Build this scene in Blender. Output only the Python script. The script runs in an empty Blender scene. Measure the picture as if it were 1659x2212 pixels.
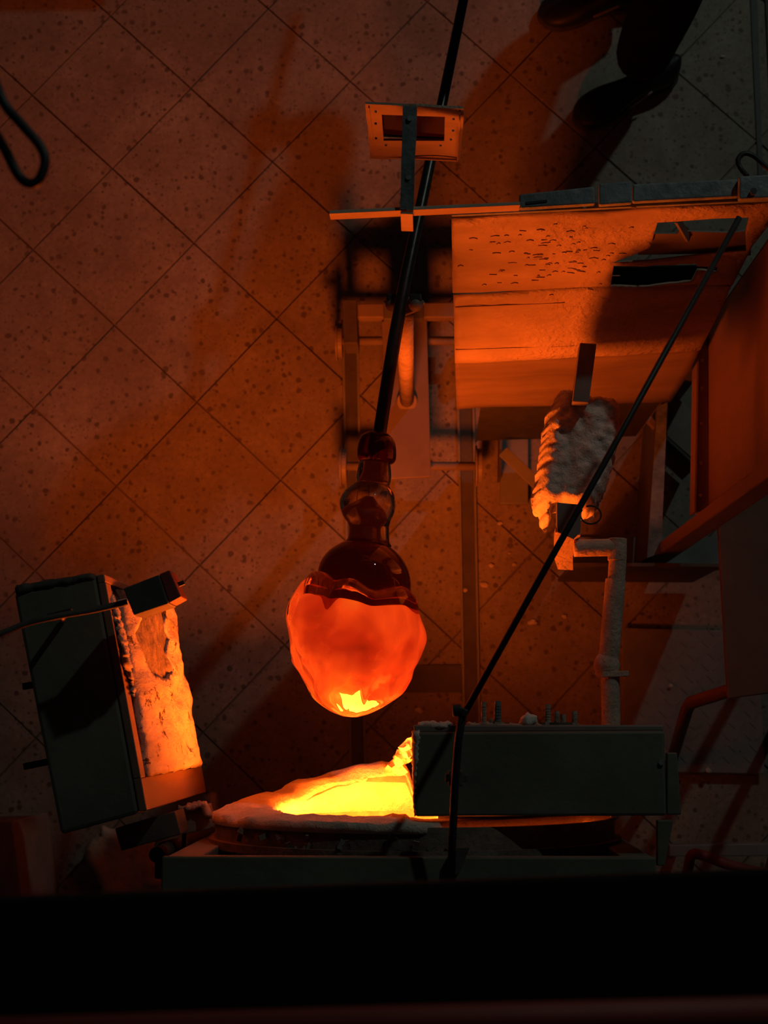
import bpy, bmesh, math, random
from mathutils import Vector, Matrix, noise, geometry
S = bpy.context.scene
C = S.collection
R = random.Random(7)

# ------------------------------------------------------------------ camera
F = 3500.0
PITCH, ROLL, CAMZ = 0.1290, 0.0285, 4.107
cr, sr, cp, sp = math.cos(ROLL), math.sin(ROLL), math.cos(PITCH), math.sin(PITCH)
MC = Matrix(((cr, 0, -sr), (0, 1, 0), (sr, 0, cr)))
MC = Matrix(((1, 0, 0), (0, cp, sp), (0, -sp, cp))) @ MC      # world -> camera
MT = MC.transposed()
cd = bpy.data.cameras.new('camera')
cam = bpy.data.objects.new('camera', cd); C.objects.link(cam)
cam.matrix_world = Matrix.Translation((0, 0, CAMZ)) @ MT.to_4x4()
cd.sensor_fit = 'VERTICAL'; cd.sensor_height = 36; cd.sensor_width = 27
cd.lens = F / 2212 * 36
cd.clip_start = 0.05
cd.dof.use_dof = True; cd.dof.focus_distance = 2.9; cd.dof.aperture_fstop = 5.6
S.camera = cam

def W(px, py, z):
    """world point at height z that stands where the photograph shows pixel px,py"""
    d = MT @ Vector(((px - 829.5) / F, -(py - 1106) / F, -1))
    t = (z - CAMZ) / d.z
    return Vector((d.x * t, d.y * t, z))
PPM = lambda z: F / (CAMZ - z)

# ------------------------------------------------------------------ world, lamps, exposure
w = bpy.data.worlds.new('world'); S.world = w; w.use_nodes = True
w.node_tree.nodes['Background'].inputs[0].default_value = (0.75, 0.9, 1.0, 1)
w.node_tree.nodes['Background'].inputs[1].default_value = 0.0035
HOT = (1.0, 0.125, 0.008)
def lamp(name, kind, loc, power, col, **k):
    l = bpy.data.lights.new(name, kind); l.energy = power; l.color = col
    for a, b in k.items(): setattr(l, a, b)
    o = bpy.data.objects.new(name, l); C.objects.link(o); o.location = loc
    return o
hall = lamp('hall_lamp', 'POINT', (1.9, 3.2, 3.6), 36, (0.86, 1.0, 0.86), shadow_soft_size=0.05)
glow = lamp('furnace_glow', 'AREA', (-0.110, -0.225, 1.03), 28, HOT, shape='RECTANGLE', size=0.23, size_y=0.20)
glow.rotation_euler = Vector((0.0, 1, -0.05)).to_track_quat('-Z', 'Z').to_euler()
S.view_settings.view_transform = 'Standard'; S.view_settings.look = 'None'
S.view_settings.exposure = 0.0; S.view_settings.gamma = 1.0
S.view_settings.use_curve_mapping = False

# ------------------------------------------------------------------ materials
class NT:
    def __init__(s, name):
        s.m = bpy.data.materials.new(name); s.m.use_nodes = True
        s.n = s.m.node_tree.nodes; s.l = s.m.node_tree.links
        s.b = s.n['Principled BSDF']; s.out = s.n['Material Output']
        s.tc = s.n.new('ShaderNodeTexCoord')
    def node(s, t, **k):
        x = s.n.new(t)
        for a, b in k.items():
            if a in x.inputs: x.inputs[a].default_value = b
            else: setattr(x, a, b)
        return x
    def noise(s, scale, detail=4, rough=.6, coord='Object', stretch=None, dist=0):
        x = s.node('ShaderNodeTexNoise', Scale=scale, Detail=detail, Roughness=rough, Distortion=dist)
        if stretch:
            mp = s.node('ShaderNodeMapping'); mp.inputs['Scale'].default_value = stretch
            s.l.new(s.tc.outputs[coord], mp.inputs[0]); s.l.new(mp.outputs[0], x.inputs[0])
        else: s.l.new(s.tc.outputs[coord], x.inputs[0])
        return x.outputs[0]
    def ramp(s, src, stops):
        r = s.node('ShaderNodeValToRGB'); e = r.color_ramp.elements
        while len(e) < len(stops): e.new(0.5)
        for q, (p, c) in zip(e, stops):
            q.position = p; q.color = (c if hasattr(c, '__len__') else (c, c, c)) + (1,) if hasattr(c, '__len__') else (c, c, c, 1)
        s.l.new(src, r.inputs[0]); return r.outputs[0]
    def mix(s, f, a, b, mode='MIX'):
        x = s.node('ShaderNodeMix', data_type='RGBA', blend_type=mode)
        for i, v in ((0, f), (6, a), (7, b)):
            if hasattr(v, 'links'): s.l.new(v, x.inputs[i])
            else: x.inputs[i].default_value = v if i == 0 else tuple(v) + (1,)
        return x.outputs[2]
    def bump(s, src, strength=.3, dist=.01, prev=None):
        x = s.node('ShaderNodeBump', Strength=strength, Distance=dist)
        s.l.new(src, x.inputs['Height'])
        if prev: s.l.new(prev, x.inputs['Normal'])
        return x.outputs[0]
    def set(s, **k):
        for a, v in k.items():
            i = s.b.inputs[a.replace('_', ' ')]
            if hasattr(v, 'links'): s.l.new(v, i)
            elif hasattr(v, '__len__') and len(v) == 3: i.default_value = tuple(v) + (1,)
            else: i.default_value = v
        return s.m

def worn(name, c1, c2, rough=.6, scale=9, bump=.25, metal=0.0, bscale=60, stretch=None, spec=.4):
    t = NT(name)
    n = t.noise(scale, 6, .65, stretch=stretch); n2 = t.noise(bscale, 4, .6, stretch=stretch)
    col = t.ramp(n, [(.3, c1), (.7, c2)])
    m = t.set(Base_Color=col, Roughness=rough, Metallic=metal, Normal=t.bump(n2, bump, .004))
    t.b.inputs['Specular IOR Level'].default_value = spec
    return m
M = {}
M['dark'] = worn('dark painted steel', (.115, .115, .085), (.19, .19, .145), .6, 7, .2)
M['darker'] = worn('sooty steel', (.06, .055, .05), (.12, .11, .10), .65, 9, .3)
M['rail'] = worn('scuffed grey steel', (.10, .125, .13), (.30, .34, .35), .5, 26, .5)
M['black'] = worn('black rod', (.018, .018, .018), (.04, .04, .04), .5, 20, .1)
M['pipe'] = worn('pipe steel', (.05, .045, .045), (.11, .10, .10), .3, 30, .05, metal=.7)
M['rust'] = worn('rusty cast pipe', (.30, .22, .17), (.55, .42, .34), .75, 30, .8, bscale=140)
M['brown'] = worn('brown primer steel', (.17, .135, .12), (.27, .22, .20), .55, 4, .15, bscale=30)
M['grey'] = worn('bare grey steel', (.17, .18, .185), (.27, .275, .28), .5, 8, .15)
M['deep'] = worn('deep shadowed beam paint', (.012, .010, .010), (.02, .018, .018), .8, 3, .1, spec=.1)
M['pipecast'] = worn('scaly gas pipe', (.36, .26, .20), (.66, .50, .40), .75, 30, .8, bscale=140)
M['tray'] = worn('red oxide tray sheet', (.15, .075, .055), (.22, .11, .08), .55, 4, .15, bscale=30)
M['screen'] = worn('red brown screen sheet', (.20, .12, .09), (.28, .17, .125), .5, 3, .35, bscale=24, stretch=(1, 1, .4))
M['broken'] = worn('grey burnt backing', (.07, .06, .05), (.24, .19, .15), .8, 30, .9, bscale=90)
M['red'] = worn('red oxide paint', (.20, .035, .03), (.30, .05, .04), .6, 4, .1)
M['cart'] = worn('cart steel', (.17, .14, .125), (.26, .22, .20), .5, 10, .15)
M['board'] = worn('pinkish board', (.30, .22, .20), (.40, .30, .27), .8, 14, .2, stretch=(8, 1, 1))
M['cloth'] = worn('ceramic blanket', (.42, .36, .30), (.62, .55, .47), .95, 14, 1.0, bscale=60, spec=.1)
M['trousers'] = worn('dark trousers', (.014, .012, .012), (.03, .026, .025), .9, 20, .4, bscale=200, spec=.1)
M['shoe'] = worn('black shoe', (.010, .010, .012), (.02, .02, .024), .5, 20, .2)
M['sole'] = worn('rubber sole', (.03, .03, .03), (.05, .05, .05), .8, 20, .2)
M['shirt'] = worn('dark shirt', (.03, .03, .035), (.05, .05, .055), .9, 20, .3)
M['skin'] = worn('skin', (.45, .27, .2), (.55, .34, .26), .5, 10, .1)
M['hair'] = worn('hair', (.02, .014, .01), (.05, .035, .025), .6, 60, .6)
M['crust'] = worn('burnt shell crust', (.08, .06, .05), (.26, .20, .16), .85, 16, .8, bscale=70)
M['grout'] = worn('grout', (.13, .105, .085), (.20, .165, .135), .95, 30, .4)

def m_tile():
    t = NT('terrazzo tile')
    info = t.node('ShaderNodeObjectInfo')
    add = t.node('ShaderNodeVectorMath', operation='ADD')
    sc = t.node('ShaderNodeVectorMath', operation='SCALE'); sc.inputs[3].default_value = 37.0
    geo = t.node('ShaderNodeNewGeometry')
    cx = t.node('ShaderNodeCombineXYZ')
    for i in range(3): t.l.new(info.outputs['Random'], cx.inputs[i])
    t.l.new(cx.outputs[0], sc.inputs[0]); t.l.new(geo.outputs['Position'], add.inputs[0]); t.l.new(sc.outputs[0], add.inputs[1])
    def tex(ty, **k):
        x = t.node(ty, **k); t.l.new(add.outputs[0], x.inputs[0]); return x
    n = t.node('ShaderNodeTexNoise', Scale=2.3, Detail=5, Roughness=.6); t.l.new(geo.outputs['Position'], n.inputs[0])
    base = t.ramp(n.outputs[0], [(.3, (.25, .215, .175)), (.55, (.35, .305, .255)), (.75, (.45, .40, .34))])
    fine = tex('ShaderNodeTexNoise', Scale=75, Detail=5, Roughness=.75)
    base = t.mix(.55, base, t.ramp(fine.outputs[0], [(.3, .35), (.7, 1.0)]), 'MULTIPLY')
    w1 = tex('ShaderNodeTexNoise', Scale=60, Detail=3)
    def chips(scale, thr, jit, soft):
        ad = t.node('ShaderNodeMixRGB'); ad.blend_type = 'ADD'; ad.inputs[0].default_value = .012
        t.l.new(add.outputs[0], ad.inputs[1]); t.l.new(w1.outputs['Color'], ad.inputs[2])
        v = t.node('ShaderNodeTexVoronoi', Scale=scale, Randomness=1); t.l.new(ad.outputs[0], v.inputs[0])
        sepa = t.node('ShaderNodeSeparateColor'); t.l.new(v.outputs['Color'], sepa.inputs[0])
        mul = t.node('ShaderNodeMath', operation='MULTIPLY'); t.l.new(sepa.outputs[0], mul.inputs[0]); t.l.new(sepa.outputs[0], mul.inputs[1])
        mu2 = t.node('ShaderNodeMath', operation='MULTIPLY'); t.l.new(mul.outputs[0], mu2.inputs[0]); mu2.inputs[1].default_value = jit
        su = t.node('ShaderNodeMath', operation='SUBTRACT'); t.l.new(v.outputs['Distance'], su.inputs[0]); t.l.new(mu2.outputs[0], su.inputs[1])
        return t.ramp(su.outputs[0], [(thr, 1.0), (thr + soft, 0.0)])
    c1 = chips(52, .0, .36, .10); c2 = chips(100, .0, .34, .12)
    col = t.mix(c2, base, (.19, .155, .13)); col = t.mix(c1, col, (.12, .095, .08))
    dirt = t.node('ShaderNodeTexNoise', Scale=9, Detail=6, Roughness=.7, Distortion=.6); t.l.new(geo.outputs['Position'], dirt.inputs[0])
    col = t.mix(t.ramp(dirt.outputs[0], [(.35, .45), (.6, 0.0)]), col, (.17, .13, .10))
    m = t.set(Base_Color=col, Roughness=.62, Normal=t.bump(fine.outputs[0], .12, .002))
    t.b.inputs['Specular IOR Level'].default_value = .3
    return m
M['tile'] = m_tile()

def m_plate():
    t = NT('blistered shield paint')
    n = t.noise(6, 6, .6, stretch=(1, 1, 2.5)); sc = t.noise(38, 6, .75, stretch=(.6, 1, 2.6)); bl = t.noise(70, 3, .5)
    big = t.noise(3.2, 3, .5)
    col = t.ramp(n, [(.3, (.32, .24, .18)), (.55, (.44, .335, .25)), (.75, (.55, .42, .32))])
    chip = t.ramp(t.noise(24, 5, .7, stretch=(.5, 1, 3.2), dist=.6), [(.69, 0.0), (.72, 1.0)])
    col = t.mix(chip, col, (.12, .08, .06))
    mask = t.ramp(big, [(.45, 0.0), (.62, 1.0)])
    hh = t.mix(mask, (0.5, .5, .5), t.ramp(bl, [(.45, 0.0), (.6, 1.0)]))
    nb = t.bump(hh, .55, .004); nb = t.bump(sc, .35, .003, nb)
    m = t.set(Base_Color=col, Roughness=.5, Normal=nb)
    return m
M['plate'] = m_plate()
M['lower'] = worn('darker lower shield sheet', (.12, .085, .065), (.21, .155, .12), .5, 5, .2, bscale=26, stretch=(.5, 1, 3))  # lower sheet gets a darker brown than the sheets above it
def m_fiber(name, c1, c2, b=1.0, stretch=None, stain=0.0):
    t = NT(name)
    n = t.noise(18, 6, .7, stretch=stretch); f = t.noise(110, 5, .7, stretch=stretch)
    col = t.ramp(n, [(.3, c1), (.65, c2)])
    if stain:
        s = t.ramp(t.noise(26, 7, .8, stretch=(1, 1, .6), dist=.5), [(stain, 0.0), (stain + .04, 1.0)])
        col = t.mix(s, col, (.07, .045, .03))
    nb = t.bump(n, .6, .01); nb = t.bump(f, b, .004, nb)
    m = t.set(Base_Color=col, Roughness=.95, Normal=nb)
    t.b.inputs['Specular IOR Level'].default_value = .1
    return m
M['fiber'] = m_fiber('ceramic fibre', (.62, .54, .46), (.85, .78, .70))
M['lining'] = m_fiber('hot face lining', (.34, .27, .22), (.58, .50, .42), .8, (1, 1, .35), .57)
M['lip'] = m_fiber('mouth lip fibre', (.60, .48, .40), (.85, .74, .64), 1.0)
def m_hot():
    t = NT('incandescent lining')
    n = t.noise(16, 5, .65); n2 = t.noise(40, 4, .7)
    s = t.ramp(n, [(.3, .24), (.5, .40), (.62, .58), (.70, 1.3)])
    sep = t.node('ShaderNodeSeparateXYZ'); t.l.new(t.tc.outputs['Object'], sep.inputs[0])
    dp = t.node('ShaderNodeMapRange'); dp.inputs[1].default_value = -.09; dp.inputs[2].default_value = -.19; dp.inputs[3].default_value = .85; dp.inputs[4].default_value = 1.5; t.l.new(sep.outputs[1], dp.inputs[0])
    s2 = t.ramp(n2, [(.3, .8), (.7, 1.0)])
    st = t.node('ShaderNodeMath', operation='MULTIPLY'); t.l.new(s, st.inputs[0]); t.l.new(s2, st.inputs[1])
    st2 = t.node('ShaderNodeMath', operation='MULTIPLY'); t.l.new(st.outputs[0], st2.inputs[0]); t.l.new(dp.outputs[0], st2.inputs[1])
    st3 = t.node('ShaderNodeMath', operation='MULTIPLY'); t.l.new(st2.outputs[0], st3.inputs[0]); st3.inputs[1].default_value = 8.0
    m = t.set(Base_Color=(.05, .03, .02), Roughness=.95, Emission_Color=(1, .125, .006), Emission_Strength=st3.outputs[0],
              Normal=t.bump(n2, .8, .01))
    return m
M['hot'] = m_hot()
def m_core():
    t = NT('molten glass core')
    sep = t.node('ShaderNodeSeparateXYZ'); t.l.new(t.tc.outputs['Object'], sep.inputs[0])
    n = t.noise(8.5, 2, .4, dist=.9, stretch=(1, 1, 1.3)); n5 = t.noise(15, 1, .4, dist=1.0)
    # object y runs down the axis towards the hot end: 0 at the rim, 1 at the bottom
    g = t.node('ShaderNodeMapRange'); g.inputs[1].default_value = .36; g.inputs[2].default_value = .55
    t.l.new(sep.outputs[2], g.inputs[0])
    pw = t.node('ShaderNodeMath', operation='POWER'); t.l.new(g.outputs[0], pw.inputs[0]); pw.inputs[1].default_value = 1.6
    nn0 = t.ramp(n, [(.36, 0.0), (.64, 1.0)]); nn = t.mix(.4, nn0, t.ramp(n5, [(.35, 0.0), (.65, 1.0)]))
    a = t.node('ShaderNodeMath', operation='MULTIPLY_ADD'); t.l.new(pw.outputs[0], a.inputs[0]); a.inputs[1].default_value = .30; a.inputs[2].default_value = .03
    b = t.node('ShaderNodeMath', operation='MULTIPLY_ADD'); at = t.node('ShaderNodeAttribute', attribute_name='fold'); mr = t.node('ShaderNodeMapRange'); mr.inputs[1].default_value = -15; mr.inputs[2].default_value = 13; t.l.new(at.outputs['Fac'], mr.inputs[0])
    nn = t.mix(.55, nn, mr.outputs[0]); t.l.new(nn, b.inputs[0]); b.inputs[1].default_value = .50; t.l.new(a.outputs[0], b.inputs[2])
    col = t.ramp(b.outputs[0], [(0.0, (.22, .008, .001)), (.2, (.50, .022, .003)), (.42, (.85, .06, .006)), (.62, (1, .16, .008)), (.9, (1.0, .55, .04))])
    m = t.set(Base_Color=(.10, .012, .003), Roughness=.35, Emission_Color=col, Emission_Strength=1.0)
    return m
M['core'] = m_core()
def glassy(name, col, rough=.02, trans=1.0, ior=1.48, emis=None):
    t = NT(name)
    t.set(Base_Color=col, Roughness=rough, IOR=ior, Transmission_Weight=trans)
    if emis: t.set(Emission_Color=emis[:3], Emission_Strength=emis[3])
    return t.m
M['glass'] = glassy('clear hot glass', (1, .72, .5))
M['neckglass'] = glassy('clear neck glass', (1.0, .82, .7))
M['redglass'] = glassy('dark ruby glass', (.26, .03, .018), .03, .75)
M['redcore'] = glassy('dark ruby core', (.05, .006, .004), .25, 0.2, emis=(1, .05, .01, .018))
M['window'] = glassy('dark welding glass', (.03, .004, .003), .12, .1)

# ------------------------------------------------------------------ helpers
def tag(o, label, cat, group=None, kind=None):
    if label: o['label'] = label
    if cat: o['category'] = cat
    if group: o['group'] = group
    if kind: o['kind'] = kind
    return o
def thing(name, label, cat, loc=(0, 0, 0), group=None):
    o = bpy.data.objects.new(name, None); C.objects.link(o); o.location = loc
    return tag(o, label, cat, group)
def obj(name, bm, mat, parent=None, bevel=0, smooth=False, sub=0, solid=0, off=0):
    if isinstance(bm, bmesh.types.BMesh):
        bmesh.ops.recalc_face_normals(bm, faces=bm.faces) if not solid else None
        me = bpy.data.meshes.new(name); bm.to_mesh(me); bm.free()
    else: me = bm
    me.materials.append(M[mat])
    if smooth:
        me.polygons.foreach_set('use_smooth', [True] * len(me.polygons))
    o = bpy.data.objects.new(name, me); C.objects.link(o)
    if parent:
        o.parent = parent; o.matrix_parent_inverse = Matrix.Identity(4)
        pl = Vector((0, 0, 0)); q = parent
        while q: pl += q.location; q = q.parent
        o.location = -pl
    if solid:
        m = o.modifiers.new('solid', 'SOLIDIFY'); m.thickness = solid; m.offset = off
    if bevel:
        m = o.modifiers.new('bevel', 'BEVEL'); m.width = bevel; m.segments = 2; m.limit_method = 'ANGLE'
    if sub:
        m = o.modifiers.new('sub', 'SUBSURF'); m.levels = sub; m.render_levels = sub
    return o
BM = bmesh.new
def loop_prism(bm, top, bot):
    a = [bm.verts.new(p) for p in top]; b = [bm.verts.new(p) for p in bot]
    bm.faces.new(a); bm.faces.new(b[::-1])
    n = len(a)
    for i in range(n): bm.faces.new((a[i], b[i], b[(i + 1) % n], a[(i + 1) % n]))
    return bm
def prism(poly, zt, zb, bm=None):
    bm = bm or BM()
    top = [W(x, y, zt) for x, y in poly]
    return loop_prism(bm, top, [Vector((p.x, p.y, zb)) for p in top])
def box(lo, hi, bm=None):
    bm = bm or BM(); x0, y0, z0 = lo; x1, y1, z1 = hi
    return loop_prism(bm, [(x0, y0, z1), (x1, y0, z1), (x1, y1, z1), (x0, y1, z1)], [(x0, y0, z0), (x1, y0, z0), (x1, y1, z0), (x0, y1, z0)])
def frame_of(d, up=None):
    d = d.normalized(); up = up or Vector((0, 0, 1))
    if abs(d.dot(up)) > .98: up = Vector((0, 1, 0))
    s = d.cross(up).normalized(); u = s.cross(d).normalized()
    return s, u
def bar(p0, p1, wd, ht, bm=None, up=None):
    bm = bm or BM(); s, u = frame_of(p1 - p0, up); s *= wd / 2; u *= ht / 2
    return loop_prism(bm, [p0 - s - u, p0 + s - u, p0 + s + u, p0 - s + u], [p1 - s - u, p1 + s - u, p1 + s + u, p1 - s + u])
def tube(pts, r, seg=16, bm=None, caps=True):
    bm = bm or BM(); n = len(pts); rs = r if hasattr(r, '__len__') else [r] * n
    rings = []; up = None
    for i, p in enumerate(pts):
        d = (pts[min(i + 1, n - 1)] - pts[max(i - 1, 0)]).normalized()
        if up is None: s, up = frame_of(d)
        else:
            s = d.cross(up).normalized(); up = s.cross(d).normalized()
        rings.append([bm.verts.new(p + (s * math.cos(a) + up * math.sin(a)) * rs[i]) for a in [2 * math.pi * k / seg for k in range(seg)]])
    for a, b in zip(rings, rings[1:]):
        for k in range(seg): bm.faces.new((a[k], a[(k + 1) % seg], b[(k + 1) % seg], b[k]))
    if caps:
        bm.faces.new(rings[0][::-1]); bm.faces.new(rings[-1])
    return bm
def smoothpath(pts, k=8):
    out = []; n = len(pts)
    for i in range(n - 1):
        p0, p1, p2, p3 = pts[max(i - 1, 0)], pts[i], pts[i + 1], pts[min(i + 2, n - 1)]
        for j in range(k):
            t = j / k
            out.append(.5 * ((2 * p1) + (p2 - p0) * t + (2 * p0 - 5 * p1 + 4 * p2 - p3) * t * t + (3 * p1 - p0 - 3 * p2 + p3) * t ** 3))
    out.append(pts[-1]); return out
def inside(x, y, poly):
    c = False; j = len(poly) - 1
    for i in range(len(poly)):
        xi, yi = poly[i]; xj, yj = poly[j]
        if (yi > y) != (yj > y) and x < (xj - xi) * (y - yi) / (yj - yi) + xi: c = not c
        j = i
    return c
def dist_edge(x, y, poly):
    best = 1e9
    for i in range(len(poly)):
        ax, ay = poly[i - 1]; bx, by = poly[i]; dx, dy = bx - ax, by - ay
        t = max(0, min(1, ((x - ax) * dx + (y - ay) * dy) / (dx * dx + dy * dy + 1e-9)))
        best = min(best, math.hypot(x - ax - dx * t, y - ay - dy * t))
    return best
def rag(poly, step, amp):
    out = []
    for i in range(len(poly)):
        a = poly[i]; b = poly[(i + 1) % len(poly)]; L = math.hypot(b[0] - a[0], b[1] - a[1]); k = max(1, int(L / step))
        for j in range(k):
            t = j / k
            out.append((a[0] + (b[0] - a[0]) * t + R.uniform(-amp, amp), a[1] + (b[1] - a[1]) * t + R.uniform(-amp, amp)))
    return out
def cdt(outline, holes, step):
    vs = []; es = []
    for lp in [outline] + holes:
        b = len(vs); vs += [Vector(p) for p in lp]; es += [(b + i, b + (i + 1) % len(lp)) for i in range(len(lp))]
    x0 = min(p[0] for p in outline); x1 = max(p[0] for p in outline); y0 = min(p[1] for p in outline); y1 = max(p[1] for p in outline)
    y = y0 + step / 2; r = 0
    while y < y1:
        x = x0 + step * (.5 if r % 2 else 1.0)
        while x < x1:
            if inside(x, y, outline) and not any(inside(x, y, h) for h in holes) and min(dist_edge(x, y, l) for l in [outline] + holes) > step * .4:
                vs.append(Vector((x, y)))
            x += step
        y += step * .87; r += 1
    v, e, f = geometry.delaunay_2d_cdt(vs, es, [], 0, 1e-4)[:3]
    ff = []
    for t in f:
        cx = sum(v[i].x for i in t) / len(t); cy = sum(v[i].y for i in t) / len(t)
        if inside(cx, cy, outline) and not any(inside(cx, cy, h) for h in holes): ff.append(t)
    return v, ff
def sheet(outline, holes, step, fn):
    v, f = cdt(outline, holes, step); bm = BM()
    bv = [bm.verts.new(fn(p.x, p.y)) for p in v]
    for t in f: bm.faces.new([bv[i] for i in t])
    for q in [q for q in bm.verts if not q.link_faces]: bm.verts.remove(q)
    bmesh.ops.recalc_face_normals(bm, faces=bm.faces)
    return bm
def pillow(outline, zt, thick, step, amp=.006, ns=25, ragstep=7, ragamp=2, round_=18, zfn=None):
    """soft slab with ragged edge"""
    ol = rag(outline, ragstep, ragamp); v, f = cdt(ol, [], step); bm = BM(); top = []; bot = []
    for p in v:
        d = dist_edge(p.x, p.y, ol); z = zt + (zfn(p.x, p.y) if zfn else 0)
        q = W(p.x, p.y, z); h = min(1, d / round_); h = math.sqrt(1 - (1 - h) ** 2)
        nz = noise.fractal(q * ns, 1, 2, 4) * amp
        a = bm.verts.new((q.x, q.y, z - thick * .5 * (1 - h) + nz * (.3 + h)))
        top.append(a)
        bot.append(a if d < .5 else bm.verts.new((q.x, q.y, z - thick + thick * .5 * (1 - h) + nz)))
    for t in f:
        bm.faces.new([top[i] for i in t])
        try: bm.faces.new([bot[i] for i in t][::-1])
        except ValueError: pass
    return bm
def cyl_between(p0, p1, r, seg=20, bm=None): return tube([p0, p1], r, seg, bm)

# ------------------------------------------------------------------ floor: every tile a piece
fl = obj('floor', box((-4, -4, -.06), (4, 5, -.006)), 'grout'); fl['kind'] = 'structure'; fl['label'] = 'diagonally laid brown speckled terrazzo floor'
PHI = 0.7517; T = .3; ga = Vector((math.cos(PHI), -math.sin(PHI), 0)); gb = Vector((-math.sin(PHI), -math.cos(PHI), 0)); g0 = Vector((-.6305, 1.6702, 0))
tile_meshes = []
for k in range(6):
    h = T / 2 - .0013; bm = BM(); c = []
    n = 5
    ring = []
    for sx, sy in ((1, 1), (-1, 1), (-1, -1), (1, -1)):
        ring.append((sx, sy))
    top = []; 
    for i in range(4):
        a = ring[i]; b = ring[(i + 1) % 4]
        for j in range(n):
            t = j / n; jx, jy = (R.uniform(-.0007, .0007), R.uniform(-.0007, .0007)) if j else (0, 0)
            top.append(((a[0] + (b[0] - a[0]) * t) * h + jx, (a[1] + (b[1] - a[1]) * t) * h + jy))
    loop_prism(bm, [(x * .993, y * .993, 0) for x, y in top], [(x, y, -.008) for x, y in top])
    bmesh.ops.recalc_face_normals(bm, faces=bm.faces)
    me = bpy.data.meshes.new('tile'); bm.to_mesh(me); bm.free(); me.materials.append(M['tile']); tile_meshes.append(me)
for i in range(-9, 14):
    for j in range(-9, 14):
        p = g0 + ga * T * (i + .5) + gb * T * (j + .5)
        if -1.55 < p.x < 1.45 and -1.25 < p.y < 2.35:
            o = bpy.data.objects.new('tile', R.choice(tile_meshes)); C.objects.link(o); o.parent = fl
            o.location = (p.x, p.y, R.uniform(-.0012, .0008))
            o.rotation_euler = (R.uniform(-.002, .002), R.uniform(-.002, .002), -PHI + math.pi / 2 * R.randrange(4) + R.uniform(-.002, .002))
tr = obj('trim_1', prism([(1616, -120), (1632, -120), (1650, 420), (1640, 420)], .004, -.005), 'black'); tr['kind'] = 'structure'
tr['label'] = 'dark expansion strip set in the floor beside the shoes'
tr = obj('trim_2', prism([(1645, -160), (1900, -160), (1900, 250), (1662, 190)], .006, -.005), 'darker', bevel=.002); tr['kind'] = 'structure'
tr['label'] = 'dark floor edging right of the expansion strip'

# ------------------------------------------------------------------ furnace
ZC, RO, XC = 1.10, .362, -.030
def Yf(z, x=-1.0):
    k = max(0, min(1, (-.030 - x) / .02))
    return -.161 - .002 * k + k * (.082 * max(0, (ZC - z) / .36) ** 2.4)
f = thing('glass_furnace', 'large dark steel glass furnace with a round glowing mouth, at the bottom', 'furnace', (0, -.6, 0))
tl = W(357, 1850, 1.5); trr = W(1415, 1831, 1.5)
yF = tl.y
# casing top, posts, lintel and recessed face
obj('casing', box((tl.x, -1.25, .55), (trr.x, yF - .10, 1.495)), 'dark', f, bevel=.004)
obj('top_plate', box((tl.x - .004, -1.25, 1.495), (trr.x, yF + .001, 1.512)), 'dark', f, bevel=.003)
obj('lintel', box((tl.x, yF - .10, 1.470), (trr.x, yF, 1.4945)), 'brown', f, bevel=.003)
obj('corner_post', box((tl.x, yF - .10, .55), (tl.x + .055, yF - .0005, 1.4695)), 'brown', f, bevel=.003)
obj('corner_post', box((trr.x - .05, yF - .10, .55), (trr.x, yF - .0005, 1.4695)), 'dark', f, bevel=.003)
obj('side_plate', prism([(334, 1822), (366, 1815), (357, 1900), (334, 1898)], .97, .5), 'dark', f, bevel=.002)
for sx in (tl.x + .03, trr.x - .03):
    for sy in (yF - .13, -1.2): obj('leg', box((sx - .03, sy - .03, 0), (sx + .03, sy + .03, .55)), 'dark', f, bevel=.003)
def ring_surface(r0, r1, y0, y1, n=72, nr=6, amp=0, front=True, rfun0=None):
    """closed annular body around the furnace axis"""
    bm = BM(); prof = []
    for k in range(n):
        a = 2 * math.pi * k / n; col = []
        pts = []
        ri = rfun0(a) if rfun0 else r0
        for i in range(nr + 1):
            r = r1 + (ri - r1) * i / nr; pts.append((r, 'f'))
        pts += [(ri, 'b'), (r1, 'b')]
        for q, (r, s) in enumerate(pts):
            if amp and math.sin(a) > 0: r *= 1 - .17 * max(0, min(1, (XC + r * math.cos(a) + .01) / .08))
            z = ZC + r * math.sin(a); x = XC + r * math.cos(a)
            y = Yf(ZC + RO * math.sin(a) * r / r1, x) if s == 'f' and y0 is None else (y0 if s == 'f' else y1)
            if s == 'f' and amp:
                nz = noise.fractal(Vector((x, z, 3)) * 14, 1, 2, 4) * amp * max(.12, min(1, (-.01 - x) / .04)); e = (r - ri) / (r1 - ri + 1e-6)
                y += nz * 1.2 + (.010 * math.sin(math.pi * e) if x < -.03 else 0)
                x += math.cos(a) * nz * (.8 if q == 0 else .5); z += math.sin(a) * nz * .6
            col.append(bm.verts.new((x, y, z)))
        prof.append(col)
    for k in range(n):
        a, b = prof[k], prof[(k + 1) % n]
        for i in range(len(a)): j = (i + 1) % len(a); bm.faces.new((a[i], a[j], b[j], b[i]))
    return bm
def rin(a): return .243 + .082 * max(0, -math.sin(a)) ** .9
obj('mouth_shell', ring_surface(RO - .006, RO, -.168, yF - .098, nr=1, n=96), 'crust', f, smooth=False, bevel=.001)
obj('mouth_lip', ring_surface(.24, RO + .005, None, -.178, n=160, nr=10, amp=.009, rfun0=rin), 'lip', f, smooth=True)
obj('shell_band', ring_surface(RO - .004, RO + .012, -.205, -.219, nr=1, n=96), 'crust', f)
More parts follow.
